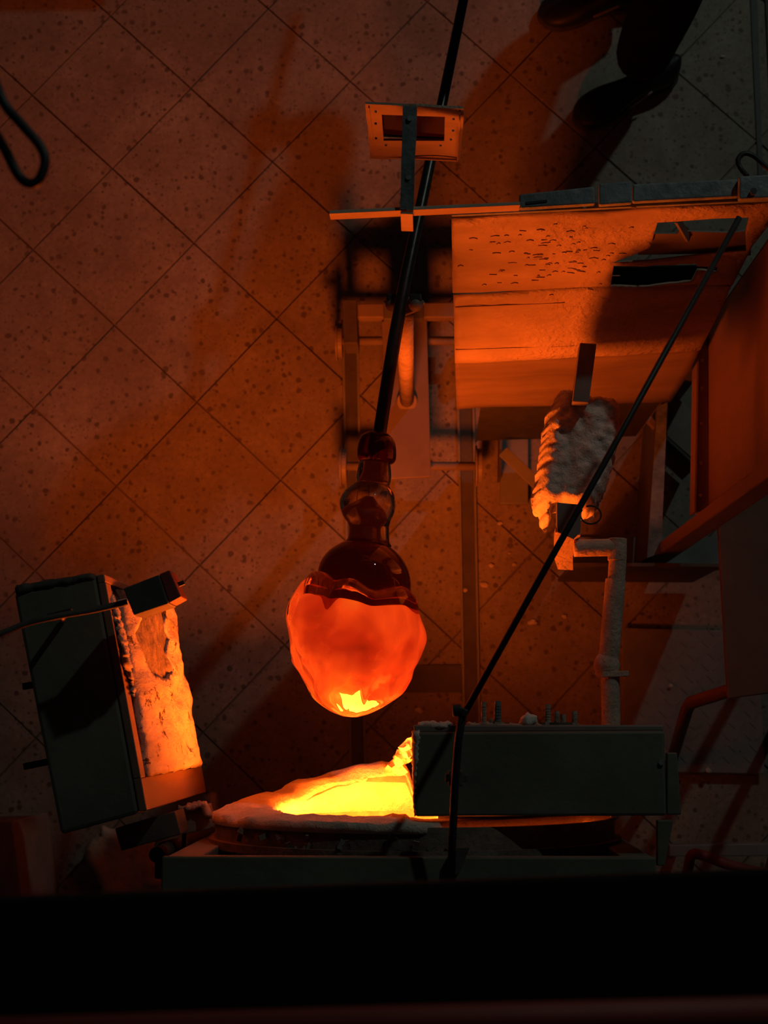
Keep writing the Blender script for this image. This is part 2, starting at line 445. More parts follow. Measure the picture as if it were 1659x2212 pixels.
# incandescent chamber: a closed-back drum just inside the lip
bm = BM(); rows = []
for i in range(26):
    y = -.105 - .62 * (i / 25) ** 1.5; row = []
    for k in range(96):
        a = 2 * math.pi * k / 96; r = rin(a) + .012 + .006 * noise.noise(Vector((math.cos(a) * 4, y * 20, math.sin(a) * 4)))
        if i == 0: r += .004
        z = ZC + r * math.sin(a); xq = XC + r * math.cos(a); yy = min(y, Yf(z, xq) - .012 + .006 * noise.noise(Vector((a * 9, 0, 1))))
        row.append(bm.verts.new((XC + (r - (.014 if i < 3 else 0)) * math.cos(a), yy, ZC + (r - (.014 if i < 3 else 0)) * math.sin(a))))
    rows.append(row)
for a, b in zip(rows, rows[1:]):
    for k in range(96): bm.faces.new((a[k], a[(k + 1) % 96], b[(k + 1) % 96], b[k]))
bm.faces.new(rows[-1])
obj('glowing_chamber', bm, 'hot', f, smooth=True)['label'] = 'incandescent yellow inside of the mouth'
# crumbled brick pieces stuck at the bottom of the mouth beside the closed door
for (px, py, z, s) in ((878, 1625, .82, .016), (868, 1640, .80, .018), (884, 1608, .85, .014), (856, 1652, .78, .02)):
    c = W(px, py, z); bm = BM(); bmesh.ops.create_icosphere(bm, subdivisions=2, radius=s, matrix=Matrix.Translation(c) @ Matrix.Diagonal((1, .8, 1.5, 1)))
    for v in bm.verts: v.co += (v.co - c) * noise.noise(v.co * 70) * 1.3
    obj('fibre_clump', bm, 'lip', f)
for k in range(26):      # flaky crust along the top of the shell
    t = R.random(); a = math.radians(95 + 55 * t); x = XC + RO * math.cos(a) + R.uniform(-.02, .2); 
    x = R.uniform(-.33, .02); zz = ZC + math.sqrt(max(0, RO ** 2 - (x - XC) ** 2))
    p = Vector((x, R.uniform(-.214, -.18), zz + .003)); d = Vector((R.uniform(-1, 1), R.uniform(-1, 1), .4)).normalized() * R.uniform(.006, .016)
    obj('crust_flake', bar(p - d, p + d, R.uniform(.004, .010), .002), R.choice(['crust', 'darker', 'rust']), f)

# ------------------------------------------------------------------ doors of the furnace
ZT, ZB = 1.45, .75
dl = thing('furnace_door', 'dark steel furnace door swung open at left showing its bright orange fibre lining', 'door', (-.6, 0, 0))
tp = [(30, 1283), (207, 1243), (300, 1757), (131, 1803)]
P = [W(x, y, ZT) for x, y in tp]
def inner(s, t, out=0.0):      # s 0 north..1 south, t 0 top..1 bottom, on the inner (east) face
    p = P[1].lerp(P[2], s); e = (P[2] - P[1]).normalized(); nrm = Vector((-e.y, e.x, 0)); 
    if nrm.x < 0: nrm = -nrm
    return Vector((p.x, p.y, ZT + (ZB - ZT) * t)) + nrm * out
obj('casing', prism(tp, ZT, ZB), 'dark', dl, bevel=.006)
cap = pillow([(28, 1276), (30, 1262), (195, 1236), (208, 1245), (206, 1254), (34, 1288)], ZT + .004, .03, 7, .003, 60, 6, 1.5, 8)
obj('edge_seal', cap, 'darker', dl, smooth=True)
# inner frame strip and bulging lining with a broken-out cavity
bm = BM()
for s0, s1, t0, t1 in ((0, .035, .0, 1), (.86, .995, .0, 1), (.035, .86, .94, 1), (.035, .86, 0, .06)):
    loop_prism(bm, [inner(s0, t0, .014), inner(s1, t0, .014), inner(s1, t1, .014), inner(s0, t1, .014)],
               [inner(s0, t0, .0005), inner(s1, t0, .0005), inner(s1, t1, .0005), inner(s0, t1, .0005)])
obj('frame_strip', bm, 'screen', dl, bevel=.002)
cav = [(.10, .62), (.19, .56), (.26, .50), (.34, .54), (.41, .60), (.42, .68), (.38, .76), (.30, .74), (.24, .80), (.17, .78), (.10, .84), (.07, .74)]
cav = [(.245 + (s - .25) * 1.15, .40 + (t - .67) * 1.65) for s, t in cav]
ol = rag([(.10, .07), (.86, .07), (.86, .92), (.012, .90)], .03, .006)
cr_ = rag(cav, .03, .009)
def lin(s, t):
    e = min(t - .07, .93 - t) / .43; e = max(0, min(1, e * 1.6)); sE = min(1, max(0, (s - .005) / .05)) * min(1, max(0, (.865 - s) / .02))
    b = .016 + .022 * math.sqrt(1 - (1 - e) ** 2) * (.4 + .6 * sE)
    q = inner(s, t, b); n = noise.fractal(Vector((s * 9, t * 5, 2)), 1, 2, 5) * .007
    return inner(s, t, b + n)
obj('fibre_lining', sheet(ol, [cr_], .02, lin), 'lining', dl, smooth=True, solid=.012, off=-1)['label'] = 'glowing orange ceramic fibre lining with dark stains'
obj('broken_patch', sheet(rag([(.06, .09), (.48, .09), (.48, .78), (.03, .78)], .03, .002), [], .03, lambda s, t: lin(s, t) - Vector((.006 + .003 * noise.fractal(Vector((s * 20, t * 14, 0)), 1, 2, 3), 0, 0))), 'broken', dl, smooth=True, solid=.004)['label'] = 'grey hole broken out of the fibre lining'
# ragged fibre strip hanging over the top inner edge
edge = [(207, 1240), (218, 1256), (232, 1290), (240, 1340), (255, 1370), (270, 1440), (285, 1500), (300, 1560), (290, 1500), (270, 1420), (250, 1350), (228, 1290), (212, 1255)]
obj('fibre_edge', pillow([(204, 1238), (222, 1256), (234, 1280), (248, 1310), (254, 1345), (266, 1385), (272, 1430), (282, 1490), (290, 1540), (270, 1480), (256, 1420), (244, 1360), (232, 1300), (214, 1256)], ZT - .006, .09, 6, .006, 40, 5, 2.5, 8), 'lining', dl, smooth=True)
for (a, b) in (((50, 1483), (74, 1480)), ((52, 1656), (94, 1648))):
    obj('hinge_stub', bar(W(*a, 1.2), W(b[0] + 12, b[1] - 3, 1.2), .012, .012), 'black', dl, bevel=.001)
obj('bracket', prism([(248, 1790), (378, 1752), (391, 1802), (262, 1838)], 1.25, 1.15), 'darker', dl, bevel=.002)
obj('bracket', prism([(380, 1752), (446, 1738), (459, 1790), (394, 1802)], 1.05, .98), 'brown', dl, bevel=.002)
obj('bracket_fibre', pillow([(380, 1742), (440, 1728), (462, 1760), (450, 1772), (430, 1750), (385, 1757)], 1.07, .02, 6, .006, 60, 5, 3, 6), 'rust', dl, smooth=True)
obj('hinge_rod', bar(W(399, 1785, 1.0), W(396, 1850, 1.0), .008, .008), 'rust', dl)
# support of the left door (out of sight hinge post to the floor)
obj('hinge_post', cyl_between(Vector((P[2].x - .02, P[2].y - .09, 0)), Vector((P[2].x - .02, P[2].y - .09, 1.15)), .014), 'darker', dl)

dr = thing('furnace_door', 'dark steel furnace door closed across the right half of the mouth, studs on its edge', 'door', (.25, 0, 0))
tp2 = [(897, 1582), (1435, 1579), (1440, 1762), (897, 1764)]
P2 = [W(x, y, ZT) for x, y in tp2]
obj('casing', prism([(965, 1582), (1435, 1579), (1440, 1762), (965, 1764)], ZT - .0002, ZB), 'dark', dr, bevel=.006)
obj('top_cover', prism(tp2, ZT + .002, ZT - .06), 'dark', dr, bevel=.004)
bm = BM(); arc = [(.012, ZC + .232)] + [(XC + .236 * math.cos(a), ZC + .236 * math.sin(a)) for a in [math.radians(76 - 152 * i / 24) for i in range(25)]] + [(.012, ZC - .232)]
yp = P2[3].y
loop_prism(bm, [(x, yp - .001, z) for x, z in arc], [(x, yp - .060, z) for x, z in arc])
obj('door_plug', bm, 'fiber', dr)
obj('edge_fibre', pillow([(889, 1580), (905, 1572), (915, 1590), (909, 1640), (902, 1700), (903, 1765), (893, 1766), (891, 1700), (889, 1640)], ZT + .004, .07, 7, .004, 60, 5, 1.5, 6), 'fiber', dr, smooth=True)
obj('seal_strip', prism([(892, 1566), (1434, 1566), (1434, 1580), (897, 1583)], ZT - .012, ZT - .055), 'brown', dr, bevel=.003)
obj('fibre_tuft', pillow([(898, 1574), (905, 1560), (925, 1556), (948, 1560), (970, 1558), (985, 1566), (975, 1577), (930, 1580)], ZT - .01, .05, 6, .010, 60, 4, 2, 7), 'fiber', dr, smooth=True)
obj('fibre_tuft', pillow([(1118, 1566), (1128, 1550), (1140, 1538), (1162, 1547), (1164, 1562), (1150, 1570)], ZT - .02, .03, 5, .006, 80, 4, 1.5, 7), 'fiber', dr, smooth=True)
obj('fibre_tuft', pillow([(990, 1572), (1010, 1561), (1060, 1559), (1110, 1562), (1160, 1563), (1230, 1564), (1240, 1572)], ZT - .02, .02, 6, .005, 80, 5, 2.5, 6), 'rust', dr, smooth=True)
for px, y1, r in ((1045, 1516, .0042), (1075, 1514, .0055), (1183, 1521, .0048), (1203, 1536, .0042), (1217, 1543, .004), (1241, 1536, .0045), (1060, 1552, .003)):
    a = W(px, 1570, ZT - .03); b = W(px, y1, ZT - .03)
    bm = tube([a, b], r, 10)
    for q in range(1, 8):     # thread ridges
        p = a.lerp(b, q / 8.5); d = (b - a).normalized() * .0012; tube([p - d, p + d], r * 1.14, 10, bm)
    s = obj('stud', bm, 'rust' if px != 1075 else 'rail', dr)
    p = a.lerp(b, .12); d = (b - a).normalized() * .003
    obj('nut', tube([p - d, p + d], r * 1.9, 6), 'rust', s)
for px, wpx in ((1070, 30), (1205, 42)):
    c = W(px, 1566, ZT - .05); obj('washer', tube([c, c + Vector((0, .004, 0))], wpx / 1300, 28), 'darker', dr)
obj('back_plate', prism([(1441, 1626), (1463, 1626), (1472, 1760), (1441, 1760)], 1.40, 1.38), 'dark', dr, bevel=.002)
obj('back_bracket', prism([(1420, 1772), (1455, 1772), (1436, 1871), (1420, 1871)], 1.33, 1.31), 'dark', f, bevel=.002)
c = W(1429, 1647, ZT + .006); obj('bolt', tube([c - Vector((0, 0, .008)), c], .005, 6), 'rail', dr)
# hinge arm: bent rusty gas pipe standing out from the right door
zg = 1.20
arm = thing('bent_pipe', 'rusty bent pipe rising from the right furnace door to the fibre-wrapped arm', 'pipe', W(1320, 1565, zg))
obj('lower_pipe', tube([W(1320, 1572, zg), W(1318, 1452, zg)], .0168, 24), 'pipecast', arm, smooth=False, bevel=.001)
obj('upper_pipe', tube([W(1312, 1455, zg), W(1330, 1252, zg)], .0182, 28), 'pipecast', arm)
bm = BM(); c = W(1311, 1437, zg); bmesh.ops.create_uvsphere(bm, u_segments=24, v_segments=14, radius=.0235, matrix=Matrix.Translation(c) @ Matrix.Diagonal((1, 1.1, .95, 1)))
obj('joint', bm, 'pipecast', arm, smooth=True)
obj('clamp_bar', bar(W(1300, 1457, zg + .014), W(1358, 1455, zg + .014), .010, .012), 'pipecast', arm, bevel=.001)
obj('weld_lump', pillow([(1285, 1452), (1300, 1447), (1303, 1462), (1288, 1463)], zg, .012, 5, .002, 90, 4, 1.5, 5), 'pipecast', arm, smooth=True)
el = smoothpath([W(1331, 1258, zg), W(1334, 1215, zg), W(1333, 1190, zg), W(1325, 1183, zg), W(1300, 1183, zg), W(1240, 1184, zg)], 6)
obj('elbow_pipe', tube(el, .0158, 24), 'pipecast', arm, smooth=True)
obj('elbow_corner', tube([W(1333, 1212, zg), W(1334, 1163, zg)], .017, 24), 'pipecast', arm, bevel=.002)

# ------------------------------------------------------------------ fibre wrapped arm
za = 1.22
fa = thing('fibre_wrapped_arm', 'steel arm wrapped in a ragged ceramic fibre blanket, hanging ring below', 'arm', W(1240, 1150, za))
obj('square_bar', prism([(1253, 740), (1289, 742), (1272, 870), (1237, 868)], za + .03, za - .01), 'cart', fa, bevel=.002)
bl = [(1214, 826), (1240, 823), (1262, 838), (1300, 840), (1330, 842), (1350, 862), (1352, 905), (1345, 960), (1330, 1010), (1318, 1050), (1296, 1098), (1275, 1100), (1235, 1090), (1215, 1085), (1198, 1092), (1196, 1120), (1188, 1138), (1180, 1120), (1176, 1098), (1160, 1082), (1157, 1060), (1165, 1020), (1170, 975), (1178, 930), (1188, 880), (1205, 845)]
obj('fibre_blanket', pillow(bl, za - .01, .24, 6, .007, 42, 4, 3.2, 26), 'fiber', fa, smooth=True)['label'] = 'fluffy white ceramic fibre wrap'
obj('channel', prism([(1203, 1085), (1256, 1090), (1254, 1150), (1240, 1162), (1240, 1166), (1203, 1150)], za + .02, za - .005), 'cart', fa, bevel=.002)
bm = sheet([(1200, 1150), (1254, 1156), (1241, 1185), (1237, 1203), (1238, 1232), (1205, 1230), (1197, 1205), (1197, 1165)], [], 12, lambda x, y: W(x, y, 1.235 - .0017 * (y - 1150)))
obj('end_plate', bm, 'plate', fa, solid=.01, off=-1)
c = W(1276, 1112, za - .01); pts = [c + Vector((math.cos(a) * .0185, math.sin(a) * .0165, 0)) for a in [math.radians(115 - 330 * i / 24) for i in range(25)]]
obj('wire_ring', tube(pts, .0016, 8), 'black', fa, smooth=True)

# ------------------------------------------------------------------ heat shield
hs = thing('heat_shield', 'large scorched steel sheet heat shield glowing orange beside the pipe', 'shield', (.3, .8, 0))
def vz(px, py):
    v = py + .05 * (px - 975)
    for (a, za_), (b, zb_) in zip(((440, 1.50), (470, 1.45), (635, 1.17), (780, .93), (888, .60), (900, .56)), ((470, 1.45), (635, 1.17), (780, .93), (888, .60), (900, .56), (960, .4))):
        if v <= b or b == 960: return za_ + (zb_ - za_) * (v - a) / (b - a)
def plate(px, py):
    q = W(px, py, vz(px, py)); n = noise.fractal(Vector((px / 90, py / 60, 1)), 1, 2, 3) * .003
    return q + Vector((0, n, 0))
out = [(975, 470), (1180, 459), (1420, 448), (1659, 437), (1700, 436), (1625, 530), (1545, 690), (1490, 805), (1450, 872), (1300, 876), (1150, 880), (986, 885), (980, 700)]
hA = [(1466, 476), (1545, 470), (1618, 467), (1610, 500), (1612, 541), (1500, 552), (1400, 562), (1320, 567), (1375, 545), (1404, 533), (1420, 480)]
hB = rag([(1325, 573), (1400, 572), (1505, 569), (1505, 575), (1550, 575), (1549, 585), (1506, 584), (1494, 608), (1400, 614), (1318, 622)], 14, .8)
# stepped cracks between the stacked sheets
k1 = [(978, 633), (1040, 631), (1142, 627), (1142, 629), (1040, 634), (978, 636)]
def L(v, x): return v - .05 * (x - 975)
b1, b2 = 634, 784
up = [(975, 470), (1180, 459), (1420, 448), (1659, 437), (1700, 436), (1625, 530), (1582, 612), (1300, L(b1, 1300)), (1142, L(b1, 1142)), (1040, 631), (978, 632)]
md = [(979, 636), (1040, 634.5), (1142, L(b1, 1142) + 1), (1300, L(b1, 1300)), (1582, 612), (1545, 690), (1512, 757), (1250, L(b2, 1250)), (983, L(b2, 983))]
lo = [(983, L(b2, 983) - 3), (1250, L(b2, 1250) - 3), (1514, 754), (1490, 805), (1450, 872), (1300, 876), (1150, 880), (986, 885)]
obj('upper_sheet', sheet(rag(up, 40, .6), [hA, hB], 16, plate), 'plate', hs, smooth=True, solid=.004)
obj('middle_sheet', sheet(rag(md, 40, .4), [], 16, plate), 'plate', hs, smooth=True, solid=.004)
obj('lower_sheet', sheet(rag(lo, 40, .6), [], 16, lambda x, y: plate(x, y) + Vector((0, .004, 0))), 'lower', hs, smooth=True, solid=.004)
def seam(poly): return [plate(x, y) + Vector((0, -.003, 0)) for x, y in poly]
for pts in ([(983, 660), (1080, 656), (1220, 652)], [(984, 752), (1100, 749), (1240, 745)]):
    q = seam(pts); bm = BM()
    for a, b in zip(q, q[1:]): bar(a, b, .002, .0015, bm)
    obj('sheet_lap', bm, 'plate', hs)
def curl(n, x0, x1, y0, y1):
    bm = BM()
    for _ in range(n):
        x, y = R.gauss((x0 + x1) / 2, (x1 - x0) / 4), R.gauss((y0 + y1) / 2, (y1 - y0) / 4); l = R.uniform(3, 13); k = R.uniform(-3, 3); l *= 1.5
        q = seam([(x, y), (x + l * .5, y + k * .6 - 1), (x + l, y + k * .3)])
        for a, b in zip(q, q[1:]): bar(a, b, R.uniform(.0008, .0016), .0014, bm)
    return bm
o = obj('paint_flakes', curl(90, 1020, 1370, 480, 620), 'rust', hs); o['kind'] = 'stuff'
# recess behind the upper opening
bk = Vector((0, .05, -.02))
obj('back_panel', sheet([(1395, 519), (1463, 517), (1468, 512), (1580, 514), (1622, 511), (1622, 565), (1500, 562), (1378, 562)], [], 20, lambda x, y: plate(x, y) + Vector((0, .012, 0))), 'brown', hs, solid=.003)
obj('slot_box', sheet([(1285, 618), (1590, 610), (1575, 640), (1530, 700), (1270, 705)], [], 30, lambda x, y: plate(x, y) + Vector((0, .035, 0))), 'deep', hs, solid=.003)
a = plate(1463, 482) + Vector((0, .006, 0)); b = plate(1487, 522) + Vector((0, .006, 0)); obj('catch', bar(a, b, .012, .006), 'brown', hs)
# top edge and the blocks bolted behind it
e0, e1 = plate(975, 468), plate(1690, 434)
obj('top_edge', bar(e0 + Vector((0, .004, .004)), e1 + Vector((0, .004, .004)), .010, .010), 'rail', hs, bevel=.002)
obj('edge_channel', prism([(1122, 419), (1284, 402), (1286, 440), (1122, 450)], 1.495, 1.480), 'rail', hs, bevel=.003)
obj('channel_slot', prism([(1136, 436), (1182, 431), (1182, 436), (1136, 441)], 1.4965, 1.494), 'black', hs)
obj('hinge_block', prism([(1294, 396), (1364, 390), (1366, 438), (1294, 443)], 1.488, 1.474), 'rail', hs, bevel=.003)
obj('edge_channel', prism([(1367, 397), (1594, 386), (1596, 424), (1367, 436)], 1.482, 1.468), 'rail', hs, bevel=.003)
obj('hinge_block', prism([(1597, 380), (1720, 374), (1720, 424), (1597, 430)], 1.50, 1.482), 'rail', hs, bevel=.003)
c = W(1626, 416, 1.50); obj('bolt', tube([c, c + Vector((0, 0, .008))], .006, 6), 'black', hs)
aa, ab = W(711, 462, 1.595), W(1124, 443, 1.50)
bm = BM(); tv = Vector((0, .006, 0)); dz = Vector((0, 0, .032))
loop_prism(bm, [aa, ab, ab + tv, aa + tv], [aa - dz, ab - dz, ab + tv - dz, aa + tv - dz])
obj('arm_bar', bm, 'plate', hs, bevel=.001)['label'] = 'long thin flat bar reaching left over the pipe'
# skirt strip hanging under the shield
ka, kb = W(1040, 884, .60), W(1432, 873, .60); tv = Vector((0, .003, 0)); dz = Vector((0, 0, .47)); ka.y += .012; kb.y += .012
obj('skirt', loop_prism(BM(), [ka, kb, kb + tv, ka + tv], [ka - dz, kb - dz, kb + tv - dz, ka + tv - dz]), 'black', hs)
# corner posts of the shield stand
X0 = W(1530, 705, .75); X1 = W(1503, 1105, .75)
obj('post', box((X0.x + .01, X0.y - .02, 0), (X0.x + .045, X0.y + .02, 1.48)), 'darker', hs, bevel=.002)

# small viewing frame
vf = thing('viewing_frame', 'small orange-lit frame with dark glass hung on a grey strap above the pipe', 'frame', (-.02, .95, 1.5))
n0 = W(789, 222, 1.60); n1 = W(1002, 232, 1.60); dn = Vector((n1 - n0)); ph = .245
def vp(s, t, o=0):   # s along, t down
    e = dn.normalized(); nrm = Vector((e.y, -e.x, 0)); nrm = nrm if nrm.y < 0 else -nrm
    return n0 + dn * s + Vector((0, 0, -ph * t)) + nrm * o
def vpoly(bm, q, o0, o1): return loop_prism(bm, [vp(s, t, o1) for s, t in q], [vp(s, t, o0) for s, t in q])
bm = sheet(rag([(0, 0), (1, .0), (1, 1), (0, 1)], .12, .006), [[(.16, .17), (.81, .17), (.81, .64), (.16, .64)]] + [[(s - .012, t - .02), (s + .012, t - .02), (s + .012, t + .02), (s - .012, t + .02)] for s, t in ((.09, .33), (.08, .6), (.10, .12), (.9, .2), (.9, .42), (.88, .6), (.18, .72), (.77, .74))], .08, lambda s, t: vp(s, t, .004 * math.sin(s * 5 + 1) * t))
obj('frame_plate', bm, 'plate', vf, solid=.004)
obj('dark_glass', vpoly(BM(), [(.13, .14), (.84, .14), (.84, .68), (.13, .68)], -.012, -.006), 'window', vf)
bm = BM()
for q in ([(.03, .03), (.045, .03), (.045, .97), (.03, .97)], [(.955, .03), (.97, .03), (.97, .97), (.955, .97)], [(.03, .955), (.97, .955), (.97, .975), (.03, .975)]): vpoly(bm, q, .002, .006)
obj('raised_rim', bm, 'plate', vf)
bm = BM(); sp_ = [(W(870, 229, 1.612), W(901, 229, 1.612)), (W(869, 290, 1.602), W(900, 291, 1.602)), (W(867, 345, 1.59), W(896, 346, 1.59)), (W(866, 400, 1.578), W(895, 400, 1.578)), (W(864, 452, 1.566), W(893, 453, 1.566))]
vv = [(bm.verts.new(a), bm.verts.new(b)) for a, b in sp_]
for a, b in zip(vv, vv[1:]): bm.faces.new((a[0], a[1], b[1], b[0]))
st = obj('strap', bm, 'rail', vf, solid=.004)
t0, t1 = W(865, 453, 1.565), W(892, 454, 1.565)
bm = BM(); loop_prism(bm, [t0 - Vector((0, .003, 0)), t1 - Vector((0, .003, 0)), t1 - Vector((0, .007, 0)), t0 - Vector((0, .007, 0))], [q + Vector((0, -.012, -.065)) for q in (t0, t1, t1 - Vector((0, .004, 0)), t0 - Vector((0, .004, 0)))])
obj('strap_tab', bm, 'plate', vf, bevel=.001)
for x, y, z in ((882, 383, 1.583), (885, 256, 1.61)):
    c = W(x, y, z); obj('rivet', tube([c - Vector((0, 0, .004)), c + Vector((0, 0, .0015))], .0045, 10), 'rail', vf)

# ------------------------------------------------------------------ side screen (right)
sc_ = thing('side_screen', 'tall dark red steel side screen at the right edge on corner posts', 'screen', (.6, .6, 0))
v0, v1 = Vector((X0.x, X0.y, 0)), Vector((W(1530, 1098, .75).x, W(1530, 1098, .75).y, 0))
bm = BM(); th = Vector((.006, 0, 0))
q = [v0 + Vector((0, 0, 1.52)), v1 + Vector((0, 0, 1.52)), v1 + Vector((0, 0, .75)), v0 + Vector((0, 0, .75))]
loop_prism(bm, q, [p + th for p in q]); obj('steel_sheet', bm, 'screen', sc_)
obj('bottom_flange', prism([(1508, 738), (1530, 708), (1531, 1096), (1503, 1106)], .752, .738), 'screen', sc_, bevel=.002)
obj('flange_lip', prism([(1500, 1106), (1504, 1106), (1510, 740), (1506, 740)], .762, .70), 'screen', sc_)
for k in range(5):
    c = W(1516 - k, 770 + 75 * k + R.uniform(-10, 10), .752); obj('rivet', tube([c, c + Vector((0, 0, .004))], .004, 8), 'rust', sc_)
pt = Vector((v1.x - .03, v1.y - .045, 0))
obj('corner_post', bar(W(1394, 1222, .013), Vector((v1.x + .012, v1.y - .018, 1.52)), .045, .03), 'screen', sc_, bevel=.003)
obj('post_gusset', pillow([(1500, 1106), (1530, 1096), (1548, 1100), (1530, 1112), (1505, 1116)], .76, .02, 6, .004, 60, 5, 2, 6), 'rust', sc_, smooth=True)

# ------------------------------------------------------------------ base frame below shield
bf = thing('base_frame', 'low welded angle-iron base frame on the floor beneath the shield', 'frame', (.5, .5, 0))
obj('rail_web', prism([(1421, 880), (1440, 869), (1427, 1193), (1399, 1203)], .349, .08), 'darker', bf)
obj('long_rail', prism([(1420, 880), (1442, 868), (1428, 1195), (1398, 1205)], .352, .348), 'rail', bf)
obj('cross_rail', prism([(1236, 1215), (1560, 1217), (1560, 1225), (1236, 1223)], .45, .04), 'darker', bf, bevel=.001)
obj('floor_plate', prism([(1215, 1160), (1570, 1160), (1570, 1224), (1215, 1220)], .012, 0), 'grey', bf, bevel=.001)
obj('gusset', prism([(1441, 862), (1455, 850), (1506, 900), (1506, 1004), (1440, 945)], .24, .22), 'cart', bf, bevel=.002)
obj('brace', prism([(1436, 946), (1442, 942), (1508, 1000), (1504, 1008)], .24, .02), 'darker', bf)
obj('brace', bar(W(1368, 870, .3), W(1418, 925, .3), .012, .03), 'cart', bf)
obj('brace', bar(W(1086, 975, .2), W(1172, 1056, .2), .028, .006), 'grey', bf, bevel=.001)
obj('brace_side', bar(W(1086, 982, .17), W(1166, 1062, .17), .004, .06), 'cart', bf)
obj('upright_plate', prism([(1082, 884), (1141, 884), (1141, 1088), (1080, 1088)], .03, .005), 'grey', bf, bevel=.002)
obj('plate_edge', prism([(1080, 884), (1086, 884), (1083, 1030), (1078, 1030)], .10, .0), 'darker', bf)
obj('leg', prism([(1400, 1180), (1425, 1180), (1425, 1200), (1400, 1200)], .10, 0), 'grey', bf)
obj('leg', prism([(1425, 885), (1440, 885), (1440, 905), (1425, 905)], .10, 0), 'grey', bf)

# tread plate on the floor
td = obj('tread_plate', prism([(1344, 1356), (1562, 1362), (1640, 1366), (1652, 1672), (1450, 1668), (1346, 1664)], .03, .022), 'grey', bevel=.002)
tag(td, 'grey raised-diamond tread plate lying on the floor at lower right', 'plate')
bm = BM()
for i in range(13):
    for j in range(12):
        x = 1352 + i * 23 + (j % 2) * 11; y = 1366 + j * 25
        if x < 1640 and y < 1660:
            c = W(x, y, .0305); d = Vector((1, 1 if (i + j) % 2 else -1, 0)).normalized() * .011; bar(c - d, c + d, .005, .002, bm)
o = obj('raised_diamonds', bm, 'grey', td); o['kind'] = 'stuff'
for x, y in ((1360, 1375), (1630, 1385), (1360, 1650), (1635, 1655)): obj('foot', prism([(x - 8, y - 8), (x + 8, y - 8), (x + 8, y + 8), (x - 8, y + 8)], .0218, 0), 'darker', td)

# tray at right with tube legs
ty = thing('side_tray', 'dark reddish brown sheet-metal tray at the right edge on bent tube legs', 'tray', (.65, .1, 0))
obj('tray_sheet', prism([(1551, 1140), (1572, 1118), (1612, 1087), (1760, 1000), (1760, 1485), (1572, 1510), (1560, 1300)], .80, .785), 'tray', ty, bevel=.003)
lg = [W(1600, 1486, .775), W(1565, 1495, .72), W(1492, 1518, .60), W(1484, 1532, .55), W(1452, 1640, .047)]
obj('tube_leg', tube(lg, .014, 12), 'tray', ty, smooth=True)
obj('tube_leg', tube([W(1745, 1200, .775), W(1720, 1260, .0)], .012, 12), 'tray', ty, smooth=True)
obj('tube_leg', tube([W(1755, 1450, .775), W(1720, 1480, .0)], .012, 12), 'tray', ty, smooth=True)

# ------------------------------------------------------------------ linkage rods
zr = 1.62
lk = thing('linkage_rod', 'long thin black rod running diagonally from shield to the right furnace door', 'rod', W(1000, 1533, zr))
obj('long_rod', tube([W(1597, 470, 1.52), W(1300, 1010, 1.56), W(1004, 1540, zr)], .0052, 12), 'black', lk, smooth=True)
kn = W(986, 1535, zr); obj('knuckle', tube([kn - Vector((.006, .0, 0)), kn + Vector((.008, .001, 0))], .0095, 20), 'black', lk, bevel=.002)
obj('lower_rod', tube([W(1000, 1540, zr), W(990, 1600, 1.60), W(983, 1690, 1.58), W(977, 1820, 1.56), W(975, 1893, 1.53)], .0062, 12), 'black', lk, smooth=True)
obj('rod_end', bar(W(1003, 1530, zr), W(996, 1546, zr), .016, .014), 'black', lk, bevel=.002)
obj('clamp', bar(W(962, 1680, 1.56), W(1010, 1681, 1.56), .012, .012), 'darker', lk, bevel=.001)
obj('clamp_jaw', bar(W(984, 1664, 1.56), W(984, 1698, 1.56), .022, .02), 'darker', lk, bevel=.002)
obj('foot_bracket', prism([(978, 1832), (1015, 1830), (992, 1888), (972, 1893)], 1.535, 1.513), 'darker', lk, bevel=.001)

lv = thing('counterweight_lever', 'dark square counterweight on a thin rod crossing above the left door', 'counterweight', W(330, 1280, 1.55))
obj('lever_rod', tube(smoothpath([W(-60, 1388, 1.58), W(0, 1370, 1.58), W(60, 1346, 1.575), W(130, 1330, 1.57), W(200, 1318, 1.56), W(275, 1301, 1.55)], 5), .0052, 12), 'darker', lv, smooth=True)
obj('weight_block', prism([(266, 1271), (343, 1241), (364, 1304), (289, 1329)], 1.58, 1.50), 'darker', lv, bevel=.002)
obj('block_cap', prism([(344, 1240), (366, 1231), (391, 1289), (365, 1303)], 1.575, 1.505), 'red', lv, bevel=.002)
obj('rod_tip', tube([W(378, 1266, 1.54), W(398, 1258, 1.54)], .004, 10), 'black', lv)
obj('pivot', bar(W(105, 1335, 1.54), W(158, 1322, 1.54), .012, .02), 'black', lv, bevel=.002)
obj('pivot_pin', tube([W(136, 1340, 1.455), W(134, 1330, 1.55)], .005, 10), 'rust', lv)

# ------------------------------------------------------------------ tracks and cart
tk_h = .012
def track(label, x0, y0, x1, y1, wpx=36):
    t = thing('cart_track', label, 'track', W((x0 + x1) / 2, (y0 + y1) / 2, 0))
    t['group'] = 'cart tracks'
    obj('base_strip', prism([(x0, y0), (x0 + wpx, y0), (x1 + wpx, y1), (x1, y1)], .004, .001), 'darker', t)
    for s in (0, wpx - 5):
        obj('flange', prism([(x0 + s, y0), (x0 + s + 5, y0), (x1 + s + 5, y1), (x1 + s, y1)], tk_h, .001), 'grey', t, bevel=.001)
    return t
track('left steel channel track under the cart, half hidden by the molten glass', 738, 700, 757, 1760)
track('right steel channel track running down the floor from cart to furnace', 984, 700, 1004, 1760, 38)
obj('shadow_strip', prism([(780, 1438), (996, 1436), (998, 1496), (780, 1496)], .006, .001), 'darker', None)  # thin dark strip laid between the tracks in place of a shadow
tag(bpy.data.objects['shadow_strip'], 'dark strip standing in for a shadow on the floor between the two tracks below the molten glass', 'strip')
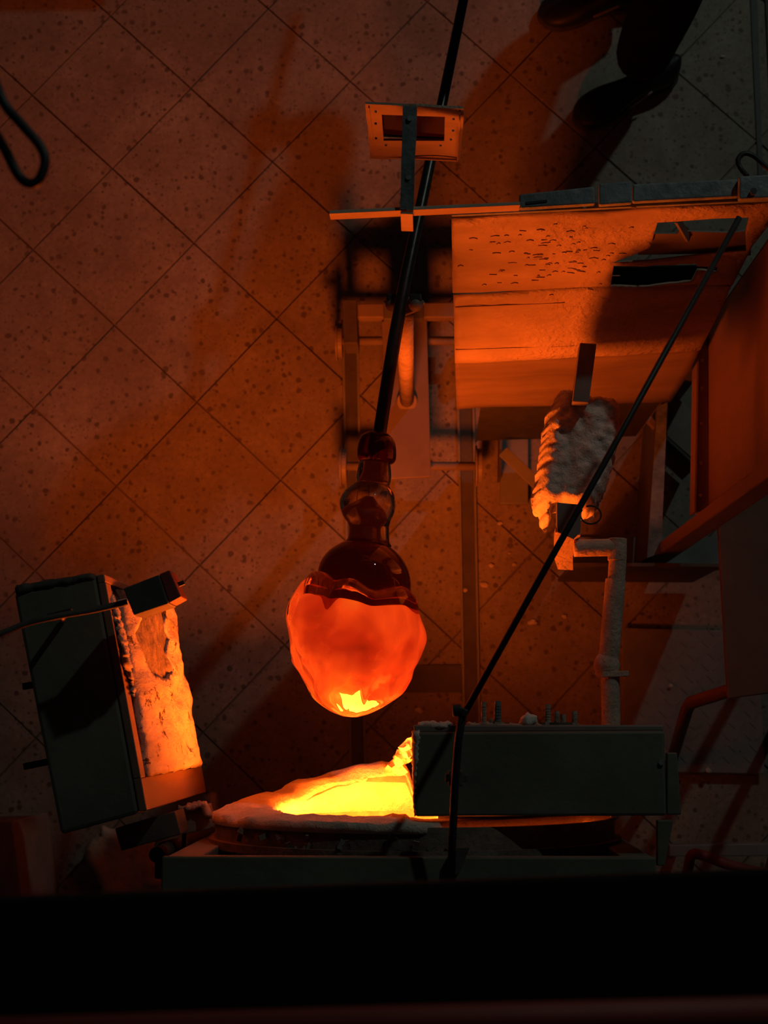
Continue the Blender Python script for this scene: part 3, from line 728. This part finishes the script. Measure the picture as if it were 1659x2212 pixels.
ct = thing('pipe_cart', 'small wheeled steel cart between the tracks carrying the pipe rest', 'cart', W(878, 870, 0))
obj('base_plate', prism([(824, 694), (922, 688), (931, 1030), (838, 1035)], .17, .158), 'brown', ct, bevel=.002)
obj('post', tube([W(879, 866, .165), W(874, 680, 1.03)], .0175, 28), 'rust', ct, smooth=True)
obj('post_foot', tube([W(879, 866, .17), W(879, 868, .178)], .026, 28), 'brown', ct, bevel=.003)
for (ya, xa, xb) in ((736, 735, 1030), (1007, 744, 1036)):
    z = .115; a = W(xa, ya, z); b = W(xb, ya, z)
    obj('axle', tube([a, b], .011, 16), 'cart', ct, smooth=True)
    for p in (a, b):
        bm = BM(); tube([p - Vector((.006, 0, 0)), p + Vector((.006, 0, 0))], .044, 30, bm); tube([p - Vector((.011, 0, 0)), p - Vector((.006, 0, 0))], .052, 30, bm)
        obj('wheel', bm, 'cart', ct, bevel=.0015)
    obj('axle_bracket', box((W(840, ya, z).x, a.y - .02, z), (W(925, ya, z).x, a.y + .02, .157)), 'darker', ct, bevel=.002)
obj('crossbar', prism([(738, 656), (1010, 652), (1010, 686), (738, 686)], .19, .15), 'brown', ct, bevel=.003)
obj('crossbar_sleeve', prism([(828, 650), (915, 650), (915, 690), (828, 690)], .20, .145), 'dark', ct, bevel=.003)
obj('side_member', prism([(738, 646), (770, 646), (773, 742), (742, 742)], .24, .13), 'darker', ct, bevel=.003)
obj('end_pin', bar(W(704, 712, .12), W(735, 712, .12), .008, .01), 'cart', ct)
# yoke head
zy = 1.045
obj('yoke_plate', prism([(828, 652), (842, 642), (905, 640), (919, 653), (897, 672), (876, 680), (850, 672)], zy + .008, zy - .004), 'brown', ct, bevel=.002)
for px in (848, 898):
    c = W(px, 657, zy + .022); bm = BM(); bmesh.ops.create_uvsphere(bm, u_segments=20, v_segments=12, radius=.0145, matrix=Matrix.Translation(c))
    obj('ball_roller', bm, 'cart', ct, smooth=True)
    obj('roller_cup', prism([(px - 13, 634), (px + 13, 634), (px + 14, 650), (px - 14, 650)], zy + .035, zy), 'black', ct, bevel=.003)

# ------------------------------------------------------------------ blowpipe
G0 = W(820, 936, 1.090); yk = W(866, 655, 1.095); nend = W(1002, -5, 1.01)
pdir = (nend - yk).normalized()
far = nend + pdir * .75
bp = thing('blowpipe', 'long dark steel blowpipe running up out of frame from the molten glass', 'pipe', yk)
pts = [W(817, 975, 1.088), G0, yk, W(925, 370, 1.06), nend, far]
obj('tube', tube(smoothpath(pts, 4), [.0128] * 8 + [.0122 - .0028 * min(1, i / 9) for i in range(13)], 24), 'pipe', bp, smooth=True)
obj('mouthpiece', tube([far - pdir * .01, far + pdir * .04], [.0105, .006], 16), 'pipe', bp, smooth=True)

# ------------------------------------------------------------------ molten glass on the pipe
def scale_at(z): return PPM(z) / 1.0
A0, A1 = W(816, 932, 1.092), W(752, 1563, 1.085)
AX = (A1 - A0); LEN = AX.length; AX.normalize()
SX = AX.cross(Vector((0, 0, 1))).normalized()
if SX.x < 0: SX = -SX
UP = SX.cross(AX).normalized()
if UP.z < 0: UP = -UP
gl = thing('molten_glass', 'glowing orange lump of molten glass with ruby neck on the end of the pipe', 'glass', A0)
gl.rotation_euler = (0, 0, 0)
px2m = 1 / 1165.0
def S2(s): return s / LEN     # unused
def pt(s, th, r, sq=1.0):     # s metres down the axis, th: 0 = right, 90 = up to camera
    return A0 + AX * s + SX * (r * math.cos(th)) + UP * (r * math.sin(th) * sq)
def lathe(profile, nseg=64, disp=None, k=6):
    """profile: (pixels down the axis, radius pixels, sideways px)"""
    P_ = smoothpath([Vector((a, b, c)) for a, b, c in profile], k); bm = BM(); rows = []
    for i, q in enumerate(P_):
        row = []
        for j in range(nseg):
            th = 2 * math.pi * j / nseg; r = max(q.y, .5) * px2m; s = q.x * px2m
            if disp: s, r = disp(s, th, r, i / (len(P_) - 1))
            row.append(bm.verts.new(pt(s, th, r) + SX * q.z * px2m))
        rows.append(row)
    for a, b in zip(rows, rows[1:]):
        for j in range(nseg): bm.faces.new((a[j], a[(j + 1) % nseg], b[(j + 1) % nseg], b[j]))
    bm.faces.new(rows[0][::-1]); bm.faces.new(rows[-1])
    return bm
# neck: knob, collar, bulb, waist, dome (clear shell + ruby core)
knob = lathe([(0, 8, 0), (3, 22, 0), (14, 36, 0), (30, 42, 1), (48, 44, 2), (62, 42, 3), (70, 34, 2), (72, 14, 0)], 48)
obj('neck_knob', knob, 'redglass', gl, smooth=True)
neck = lathe([(64, 12, 0), (68, 32, 0), (85, 37, 1), (105, 39, 1), (116, 37, 1), (121, 41, -2), (135, 53, -4), (155, 61, -6), (175, 60, -6), (195, 52, -4), (207, 46, 0), (220, 44, 3), (240, 46, 4), (252, 50, 4), (258, 20, 2)], 64)
obj('neck_bulb', neck, 'neckglass', gl, smooth=True)['label'] = 'clear bulbous glass neck'
ncore = lathe([(66, 6, 0), (70, 17, 2), (95, 18, 2), (108, 22, 1), (116, 8, 0)], 40)
obj('neck_core', ncore, 'redcore', gl, smooth=True)
ncore = lathe([(152, 6, -4), (160, 18, -8), (172, 34, -12), (188, 36, -10), (202, 30, -6), (215, 25, -5), (240, 28, -4), (252, 30, -3), (258, 10, 0)], 40)
obj('neck_core', ncore, 'redcore', gl, smooth=True)
dome = lathe([(240, 8, 0), (246, 40, 0), (256, 60, 0), (275, 82, 0), (300, 97, 1), (330, 103, 3), (370, 103, 5), (420, 100, 4), (470, 84, 0), (500, 50, 0), (506, 8, 0)], 64)
obj('ruby_dome', dome, 'redglass', gl, smooth=True)['label'] = 'dark ruby glass dome above the glowing gather'
dcore = lathe([(262, 8, 0), (270, 55, 0), (290, 80, 0), (330, 92, 2), (370, 92, 4), (420, 90, 4), (470, 70, 0), (490, 8, 0)], 48)
obj('dome_core', dcore, 'redcore', gl, smooth=True)
def ang(th, c): 
    d = (th - c + math.pi) % (2 * math.pi) - math.pi; return d
BUMPS = [  # angle deg, s px, angular width, s width, height px
    (178, 400, .42, 75, 16), (150, 470, .5, 50, -8), (4, 452, .42, 42, 19), (60, 380, .40, 50, 13), (100, 390, .34, 60, 15), (118, 455, .35, 40, -14), (80, 470, .3, 35, -13),
    (95, 540, .4, 35, 7), (135, 545, .3, 30, -8), (60, 560, .3, 28, -8), (30, 520, .35, 36, -10), (160, 555, .3, 30, -7), (75, 420, .22, 26, -10), (125, 390, .25, 40, -8), (200, 520, .5, 50, 8), (300, 470, .6, 60, 12), (240, 430, .6, 60, 10), (15, 570, .3, 30, 6), (45, 440, .3, 36, 10), (100, 590, .5, 20, 5), (97, 385, .20, 42, 10), (120, 575, .35, 14, 5), (70, 598, .5, 12, -5), (110, 600, .6, 10, 4), (85, 560, .4, 12, 4), (180, 600, .4, 14, 5), (150, 520, .18, 16, -7), (148, 522, .08, 8, 8), (28, 545, .2, 22, -7)]
FOLD = []
def mk(sgn, shr):
    def d(s, th, r, t):
        sp_ = s / px2m; h = 0
        for a, s0, wa, ws, hh in BUMPS:
            if sgn != 1 and hh >= 15: hh *= .15
            da = ang(th, math.radians(a)) / wa; ds = (sp_ - s0) / ws; h += hh * math.exp(-da * da - ds * ds)
        f_ = noise.noise(Vector((math.cos(th) * 1.9, math.sin(th) * 1.9, sp_ / 75 + 4))) * 13
        env = min(1, max(0, (640 - sp_) / 60)) * min(1, max(0, (sp_ - 325) / 40))
        f_ += noise.noise(Vector((math.cos(th) * 5, math.sin(th) * 5, sp_ / 26))) * (4.0 * min(1, max(0, (sp_ - 470) / 50)) + 1.2)
        FOLD.append((h + f_) * env)
        r2 = r + (h * sgn + f_) * px2m * env * (.9 if r > .02 else 0)
        # wavy petal rim
        rim = 20 * math.cos(3 * th - 1.2) + 22 * math.exp(-(ang(th, math.radians(97)) / .30) ** 2) + 26 * math.exp(-(ang(th, math.pi) / .45) ** 2) - 24 * math.exp(-(ang(th, math.radians(15)) / .4) ** 2) - 10 * math.exp(-(ang(th, math.radians(125)) / .2) ** 2)
        s2 = s - rim * px2m * max(0, 1 - (sp_ - 330) / 90) * .95 if sp_ < 420 else s
        return s2, r2 * shr
    return d
cup = lathe([(372, 90, 3), (352, 95, 3), (344, 103, 3), (346, 112, 2), (362, 121, 0), (390, 130, -2), (430, 137, -4), (470, 139, -4), (505, 134, -2), (540, 120, 0), (570, 100, 1), (595, 76, 0), (615, 46, 0), (625, 20, 0), (627, 4, 0)], 144, mk(1, 1), 8)
obj('gather', cup, 'glass', gl, smooth=True)['label'] = 'lumpy glowing orange gather of soft glass'
FOLD.clear()
core = lathe([(396, 96, 3), (386, 104, 2), (394, 112, 0), (412, 119, -2), (435, 125, -4), (470, 127, -4), (505, 122, -2), (540, 109, 0), (568, 90, 1), (592, 66, 0), (608, 38, 0), (616, 14, 0), (617, 3, 0)], 144, mk(1.35, .93), 8)
co = obj('gather_core', core, 'core', gl, smooth=True)
at = co.data.attributes.new('fold', 'FLOAT', 'POINT'); at.data.foreach_set('value', FOLD[:len(co.data.vertices)])
# let the object z axis of the core run down the glass so that its colour follows the heat
rot = Matrix((SX, UP.cross(AX) * 0 + UP, AX)).transposed()
mw = Matrix.Translation(A0) @ rot.to_4x4()
co.data.transform(mw.inverted()); co.parent = gl; co.matrix_parent_inverse = Matrix.Identity(4)
co.location = (0, 0, 0); co.rotation_mode = 'QUATERNION'; co.rotation_quaternion = rot.to_quaternion()

# ------------------------------------------------------------------ odds and ends
bb = obj('fibre_scrap', pillow([(178, 1830), (196, 1812), (212, 1800), (215, 1785), (240, 1790), (330, 1800), (336, 1895), (356, 1898), (354, 1940), (216, 1945), (214, 1920), (196, 1880), (180, 1862)], .10, .05, 9, .012, 14, 6, 2.2, 16), 'cloth', None, smooth=True)
tag(bb, 'crumpled pale ceramic blanket scrap on floor beneath the left furnace door', 'blanket')
bb = obj('fibre_scrap', pillow([(436, 1722), (448, 1712), (466, 1708), (470, 1730), (472, 1792), (450, 1785), (440, 1760)], .10, .03, 8, .008, 20, 5, 2, 8), 'cloth', None, smooth=True)
tag(bb, 'small pale blanket scrap on floor just left of the furnace mouth', 'blanket')
bb = obj('leaning_board', prism([(-120, 1778), (27, 1774), (48, 1950), (46, 2080), (-120, 2080)], .35, .0), 'board', None, bevel=.003)
tag(bb, 'brownish pink wooden crate side at the bottom left corner', 'crate')
bb = obj('steel_beam', prism([(1446, 1826), (1760, 1820), (1760, 1848), (1446, 1850)], .22, .17), 'grey', None, bevel=.002)
tag(bb, 'grey steel beam low behind the furnace at the right edge', 'beam')
bb2 = obj('foot', prism([(1470, 1830), (1490, 1830), (1490, 1845), (1470, 1845)], .17, 0), 'grey', bb); obj('foot', prism([(1700, 1828), (1720, 1828), (1720, 1843), (1700, 1843)], .17, 0), 'grey', bb)
hz = obj('bent_tube', tube(smoothpath([W(1478, 1930, .3), W(1486, 1880, .34), W(1496, 1846, .36), W(1530, 1852, .36), W(1580, 1870, .36), W(1660, 1888, .34), W(1740, 1895, .3)], 5), .012, 12), 'red', None, smooth=True)
tag(hz, 'dark red bent tube in the lower right corner beside the grey beam', 'tube')
hk = obj('steel_hook', tube(smoothpath([W(1700, 400, 1.50), W(1659, 364, 1.48), W(1628, 337, 1.47), W(1606, 332, 1.47), W(1594, 346, 1.47), W(1600, 364, 1.47), W(1614, 380, 1.48)], 6), .0042, 12), 'black', None, smooth=True)
tag(hk, 'black bent wire hook standing above the right end of the shield', 'hook')
cbl = obj('hanging_cable', tube(smoothpath([W(-60, 60, 2.6), W(-20, 150, 2.56), W(8, 222, 2.55), W(50, 272, 2.55), W(88, 318, 2.55), (W(97, 352, 2.55)), W(84, 388, 2.55), W(62, 396, 2.55), W(38, 376, 2.55), W(12, 325, 2.56), W(-20, 270, 2.6), W(-60, 200, 2.66)], 6), .0050, 12), 'black', None, smooth=True)
tag(cbl, 'blurred black cable loop hanging near the camera at the left edge', 'cable')
# rubble bits on the floor near the tracks
CR = ['pale crumb under the ruby glass dome, right side', 'pale fibre crumb right of the right track, beside the dome', 'small pale crumb below the bent pipe elbow', 'larger pale crumb between black rod and bent pipe, left one', 'pale crumb just left of the bent pipe', 'roundish pale crumb on the floor below the glass, near the furnace door corner', 'tiny pale crumb above the black rod, left of the arm', 'tiny crumb under the wrapped arm', 'small orange-lit crumb on floor beside the right track', 'tiny crumb right of the right track, above the others', 'tiny crumb lying on the right track', 'tiny pale crumb left of the bent pipe clamp', 'white curled scrap on the lower edge of the tread plate', 'biggest round pale crumb right of the open left door', 'tiny pale crumb on the upper part of the tread plate', 'tiny grey crumb by the person\'s heel at upper right']
k = 0
for x, y, s in ((870, 1240, 7), (1045, 1262, 9), (1110, 1220, 5), (1150, 1345, 10), (1220, 1332, 7), (905, 1535, 10), (1100, 1195, 5), (1222, 1105, 6), (1063, 1222, 7), (1080, 1130, 6), (1005, 1275, 5), (1300, 1480, 5), (1530, 1665, 9), (372, 1380, 13), (1450, 1480, 6), (1562, 122, 6)):
    k += 1; z = .04 if 1344 < x < 1650 and 1356 < y < 1672 else .004
    c = W(x, y, z); bm = BM(); bmesh.ops.create_icosphere(bm, subdivisions=2, radius=s / 850 * .7, matrix=Matrix.Translation(c) @ Matrix.Diagonal((1.2, .9, .35, 1)))
    for v in bm.verts: v.co += (v.co - c) * noise.noise(v.co * 90 + Vector((k, 0, 0))) * .9
    o = obj('fibre_crumb', bm, 'cloth', None)
    tag(o, CR[k - 1], 'debris', 'fibre crumbs on the floor')

# balcony beam under the camera
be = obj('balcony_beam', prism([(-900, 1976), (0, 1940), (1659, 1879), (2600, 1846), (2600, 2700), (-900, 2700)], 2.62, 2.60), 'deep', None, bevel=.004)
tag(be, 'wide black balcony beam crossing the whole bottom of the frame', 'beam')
ra = obj('balcony_rail', tube([W(-900, 2262, 2.95), W(830, 2212, 2.95), W(2600, 2168, 2.95)], .012, 14), 'red', None, smooth=True)
tag(ra, 'dim red rail along the very bottom edge above the beam', 'rail')
for x in (-700, 2400):
    c = W(x, 2250 if x < 0 else 2175, 2.94); obj('rail_post', tube([Vector((c.x, c.y, 2.74)), c], .01, 10), 'red', ra)

# ------------------------------------------------------------------ person
def skin(name, pts, edges, mat, parent, root=0, sub=2):
    me = bpy.data.meshes.new(name); me.from_pydata([Vector(p[:3]) for p in pts], edges, [])
    o = bpy.data.objects.new(name, me); C.objects.link(o); me.materials.append(M[mat])
    m = o.modifiers.new('skin', 'SKIN'); m.use_smooth_shade = True
    if not me.skin_vertices: me.skin_vertices.new() if hasattr(me.skin_vertices, 'new') else None
    for i, p in enumerate(pts):
        r = p[3]; me.skin_vertices[0].data[i].radius = (r if not hasattr(r, '__len__') else r[0], r if not hasattr(r, '__len__') else r[1])
        me.skin_vertices[0].data[i].use_root = (i == root)
    s = o.modifiers.new('sub', 'SUBSURF'); s.levels = sub; s.render_levels = sub
    o.parent = parent; o.location = -parent.location
    return o
an2 = W(1372, 150, .11); an1 = W(1330, 0, .11)
pe = thing('person', 'person in dark trousers and black shoes standing at the top right', 'person', (.52, 1.72, 0))
hip = Vector((.57, 1.80, .93))
kn2 = W(1436, 10, .50); kn1 = Vector((.50, 1.93, .50))
def T3(v, r): return (v.x, v.y, v.z, r)
skin('trousers', [T3(hip, .125), T3(hip + Vector((.0, -.09, -.06)), .105), T3((hip + kn2) / 2 + Vector((0, -.03, 0)), .098), T3(kn2, .082), T3((kn2 + an2) / 2, .078), T3(an2 + Vector((.01, .01, .03)), .074),
    T3(hip + Vector((0, .09, -.06)), .105), T3((hip + kn1) / 2 + Vector((0, .03, 0)), .098), T3(kn1, .082), T3((kn1 + an1) / 2, .078), T3(an1 + Vector((.01, .01, .03)), .074), T3(hip + Vector((0, 0, .10)), .12)],
    [(0, 1), (1, 2), (2, 3), (3, 4), (4, 5), (0, 6), (6, 7), (7, 8), (8, 9), (9, 10), (0, 11)], 'trousers', pe)
ch = Vector((.52, 1.80, 1.36)); neckp = Vector((.49, 1.80, 1.50)); xp = lambda y: yk + pdir * ((y - yk.y) / pdir.y)
hl = xp(1.62); hr = xp(1.98)
sl, sr_ = Vector((.51, 1.63, 1.40)), Vector((.51, 1.97, 1.40)); el_, er = Vector((.42, 1.56, 1.12)), Vector((.42, 2.06, 1.13))
skin('shirt', [T3(hip + Vector((0, 0, .06)), .125), T3(Vector((.55, 1.80, 1.17)), .12), T3(ch, .13), T3(neckp - Vector((0, 0, .05)), .062), T3(sl, .065), T3(el_, .05), T3(el_.lerp(hl, .62), .036), T3(sr_, .065), T3(er, .05), T3(er.lerp(hr, .62), .036)],
     [(0, 1), (1, 2), (2, 3), (2, 4), (4, 5), (5, 6), (2, 7), (7, 8), (8, 9)], 'shirt', pe)
for h_, e_, sg in ((hl, el_, 1), (hr, er, -1)):
    wr = e_.lerp(h_, .80); pal = h_ + Vector((.035, 0, .028))
    P_ = [T3(e_.lerp(h_, .6), .028), T3(wr, .024), T3(pal, .026)]; E_ = [(0, 1), (1, 2)]
    for q in range(4):
        o_ = Vector((0, (q - 1.5) * .021, 0)); L = (.9, 1, 1.02, .8)[q]; b = len(P_)
        P_ += [T3(h_ + o_ + Vector((.012, 0, .030)) , .0095), T3(h_ + o_ + Vector((-.018 * L, 0, .022)), .0085), T3(h_ + o_ + Vector((-.024 * L, 0, -.006)), .008), T3(h_ + o_ + Vector((-.006, 0, -.022 * L)), .007)]
        E_ += [(2, b), (b, b + 1), (b + 1, b + 2), (b + 2, b + 3)]
    b = len(P_); P_ += [T3(h_ + Vector((.03, -.035 * sg, .008)), .0105), T3(h_ + Vector((.012, -.045 * sg, -.014)), .009)]; E_ += [(2, b), (b, b + 1)]
    skin('hand', P_, E_, 'skin', pe, 0, 1)
hd = Vector((.47, 1.80, 1.64))
bm = BM(); bmesh.ops.create_uvsphere(bm, u_segments=32, v_segments=24, radius=.1, matrix=Matrix.Translation(hd) @ Matrix.Diagonal((.98, .78, 1.2, 1)))
for v in bm.verts:
    d = v.co - hd
    if d.x < -.02: v.co.y += -d.y * max(0, -d.z) * 2.2
    if d.x < -.08 and abs(d.y) < .016 and -.045 < d.z < .012: v.co.x -= .022 * (1 - abs(d.y) / .016)     # nose
    if d.x < -.06 and abs(abs(d.y) - .032) < .016 and 0.0 < d.z < .03: v.co.x += .007                    # eye sockets
tube([neckp - Vector((0, 0, .06)), hd - Vector((-.015, 0, .07))], .052, 20, bm)
for s in (-1, 1): bmesh.ops.create_uvsphere(bm, u_segments=10, v_segments=8, radius=.022, matrix=Matrix.Translation(hd + Vector((.01, s * .08, 0))) @ Matrix.Diagonal((.9, .35, 1.3, 1)))
obj('head', bm, 'skin', pe, smooth=True)
bm = BM(); bmesh.ops.create_uvsphere(bm, u_segments=28, v_segments=20, radius=.108, matrix=Matrix.Translation(hd + Vector((.012, 0, .014))) @ Matrix.Diagonal((.98, .8, 1.18, 1)))
bmesh.ops.delete(bm, geom=[v for v in bm.verts if (v.co.z - hd.z) < .045 - max(0, v.co.x - hd.x) * 1.3], context='VERTS')
obj('hair', bm, 'hair', pe, smooth=True, solid=.006)
for s in (-1, 1):
    bm = BM(); bmesh.ops.create_uvsphere(bm, u_segments=12, v_segments=8, radius=.011, matrix=Matrix.Translation(hd + Vector((-.086, s * .031, .014)))); obj('eye', bm, 'rail', pe, smooth=True)
obj('mouth', bar(hd + Vector((-.094, -.022, -.055)), hd + Vector((-.094, .022, -.055)), .008, .006), 'red', pe, bevel=.002)
def shoe(toe, heel):
    d = (toe - heel); L = d.length; d.normalize(); s = Vector((-d.y, d.x, 0)); n = 18
    def hw(t): return .042 * (1 - .25 * math.exp(-((t - .45) / .18) ** 2)) * (1 + .18 * math.exp(-((t - .72) / .2) ** 2)) * math.sqrt(max(.0, 1 - max(0, abs(t - .5) * 2 - .62) ** 2 / .145))
    def ht(t): return .105 - .02 * t if t < .3 else (.099 - (.050) * ((t - .3) / .6) if t < .9 else .049 - .2 * (t - .9))
    sole, up = BM(), BM(); 
    for bm_, k0, z0, fz in ((sole, 1.06, .001, lambda t: .026), (up, 1.0, .0255, lambda t: ht(t))):
        rows = []
        for i in range(n + 1):
            t = .004 + .992 * i / n; w_ = max(hw(t) * k0, .004); c = heel + d * L * t; row = []
            if bm_ is sole: ring = [(-1, 0), (-1, 1), (1, 1), (1, 0)]
            else: ring = [(-1, 0), (-1.02, .35), (-.85, .75), (-.45, .97), (0, 1), (.45, .97), (.85, .75), (1.02, .35), (1, 0)]
            for a, b in ring: row.append(bm_.verts.new(c + s * w_ * a + Vector((0, 0, z0 + (fz(t) - z0) * b))))
            rows.append(row)
        for a, b in zip(rows, rows[1:]):
            for j in range(len(a)): q = (j + 1) % len(a); bm_.faces.new((a[j], a[q], b[q], b[j]))
        bm_.faces.new(rows[0][::-1]); bm_.faces.new(rows[-1])
    o = obj('shoe', up, 'shoe', pe, smooth=True, sub=1); obj('sole', sole, 'sole', o, bevel=.003); 
    bpy.data.objects[-1] if False else None
    c0 = heel + d * L * .52 - s * .0445 + Vector((0, 0, .045)); c1 = heel + d * L * .36 - s * .041 + Vector((0, 0, .062))
    sd = -1
    for sg in (1,):
        a = heel + d * L * .56 + s * .046 + Vector((0, 0, .047)); b = heel + d * L * .34 + s * .040 + Vector((0, 0, .066))
        obj('side_stripe', bar(a, b, .004, .007), 'board', o)
    for q in range(4):
        c = heel + d * L * (.48 + .07 * q); h_ = ht(.48 + .07 * q) + .003
        obj('lace', bar(c - s * .02 + Vector((0, 0, h_ - .002)), c + s * .02 + Vector((0, 0, h_ - .002)), .004, .004), 'shoe', o)
    return o
shoe(W(1238, 268, .02), W(1462, 152, .02))
shoe(W(1160, 42, .02), W(1408, -12, .02))

# unseen chest added outside the frame so that its shadow falls into the top left corner
tc_ = thing('shadow_blocker', 'unseen chest standing just outside the frame at top left', 'blocker', (-.7, 2.35, 0))
obj('body', box((-1.0, 2.10, .04), (-.47, 2.6, .52)), 'darker', tc_, bevel=.01)
obj('lid', box((-1.01, 2.09, .52), (-.46, 2.61, .56)), 'dark', tc_, bevel=.01)
for x in (-.97, -.5):
    for y in (2.13, 2.57): obj('foot', box((x - .02, y - .02, 0), (x + .02, y + .02, .04)), 'black', tc_)
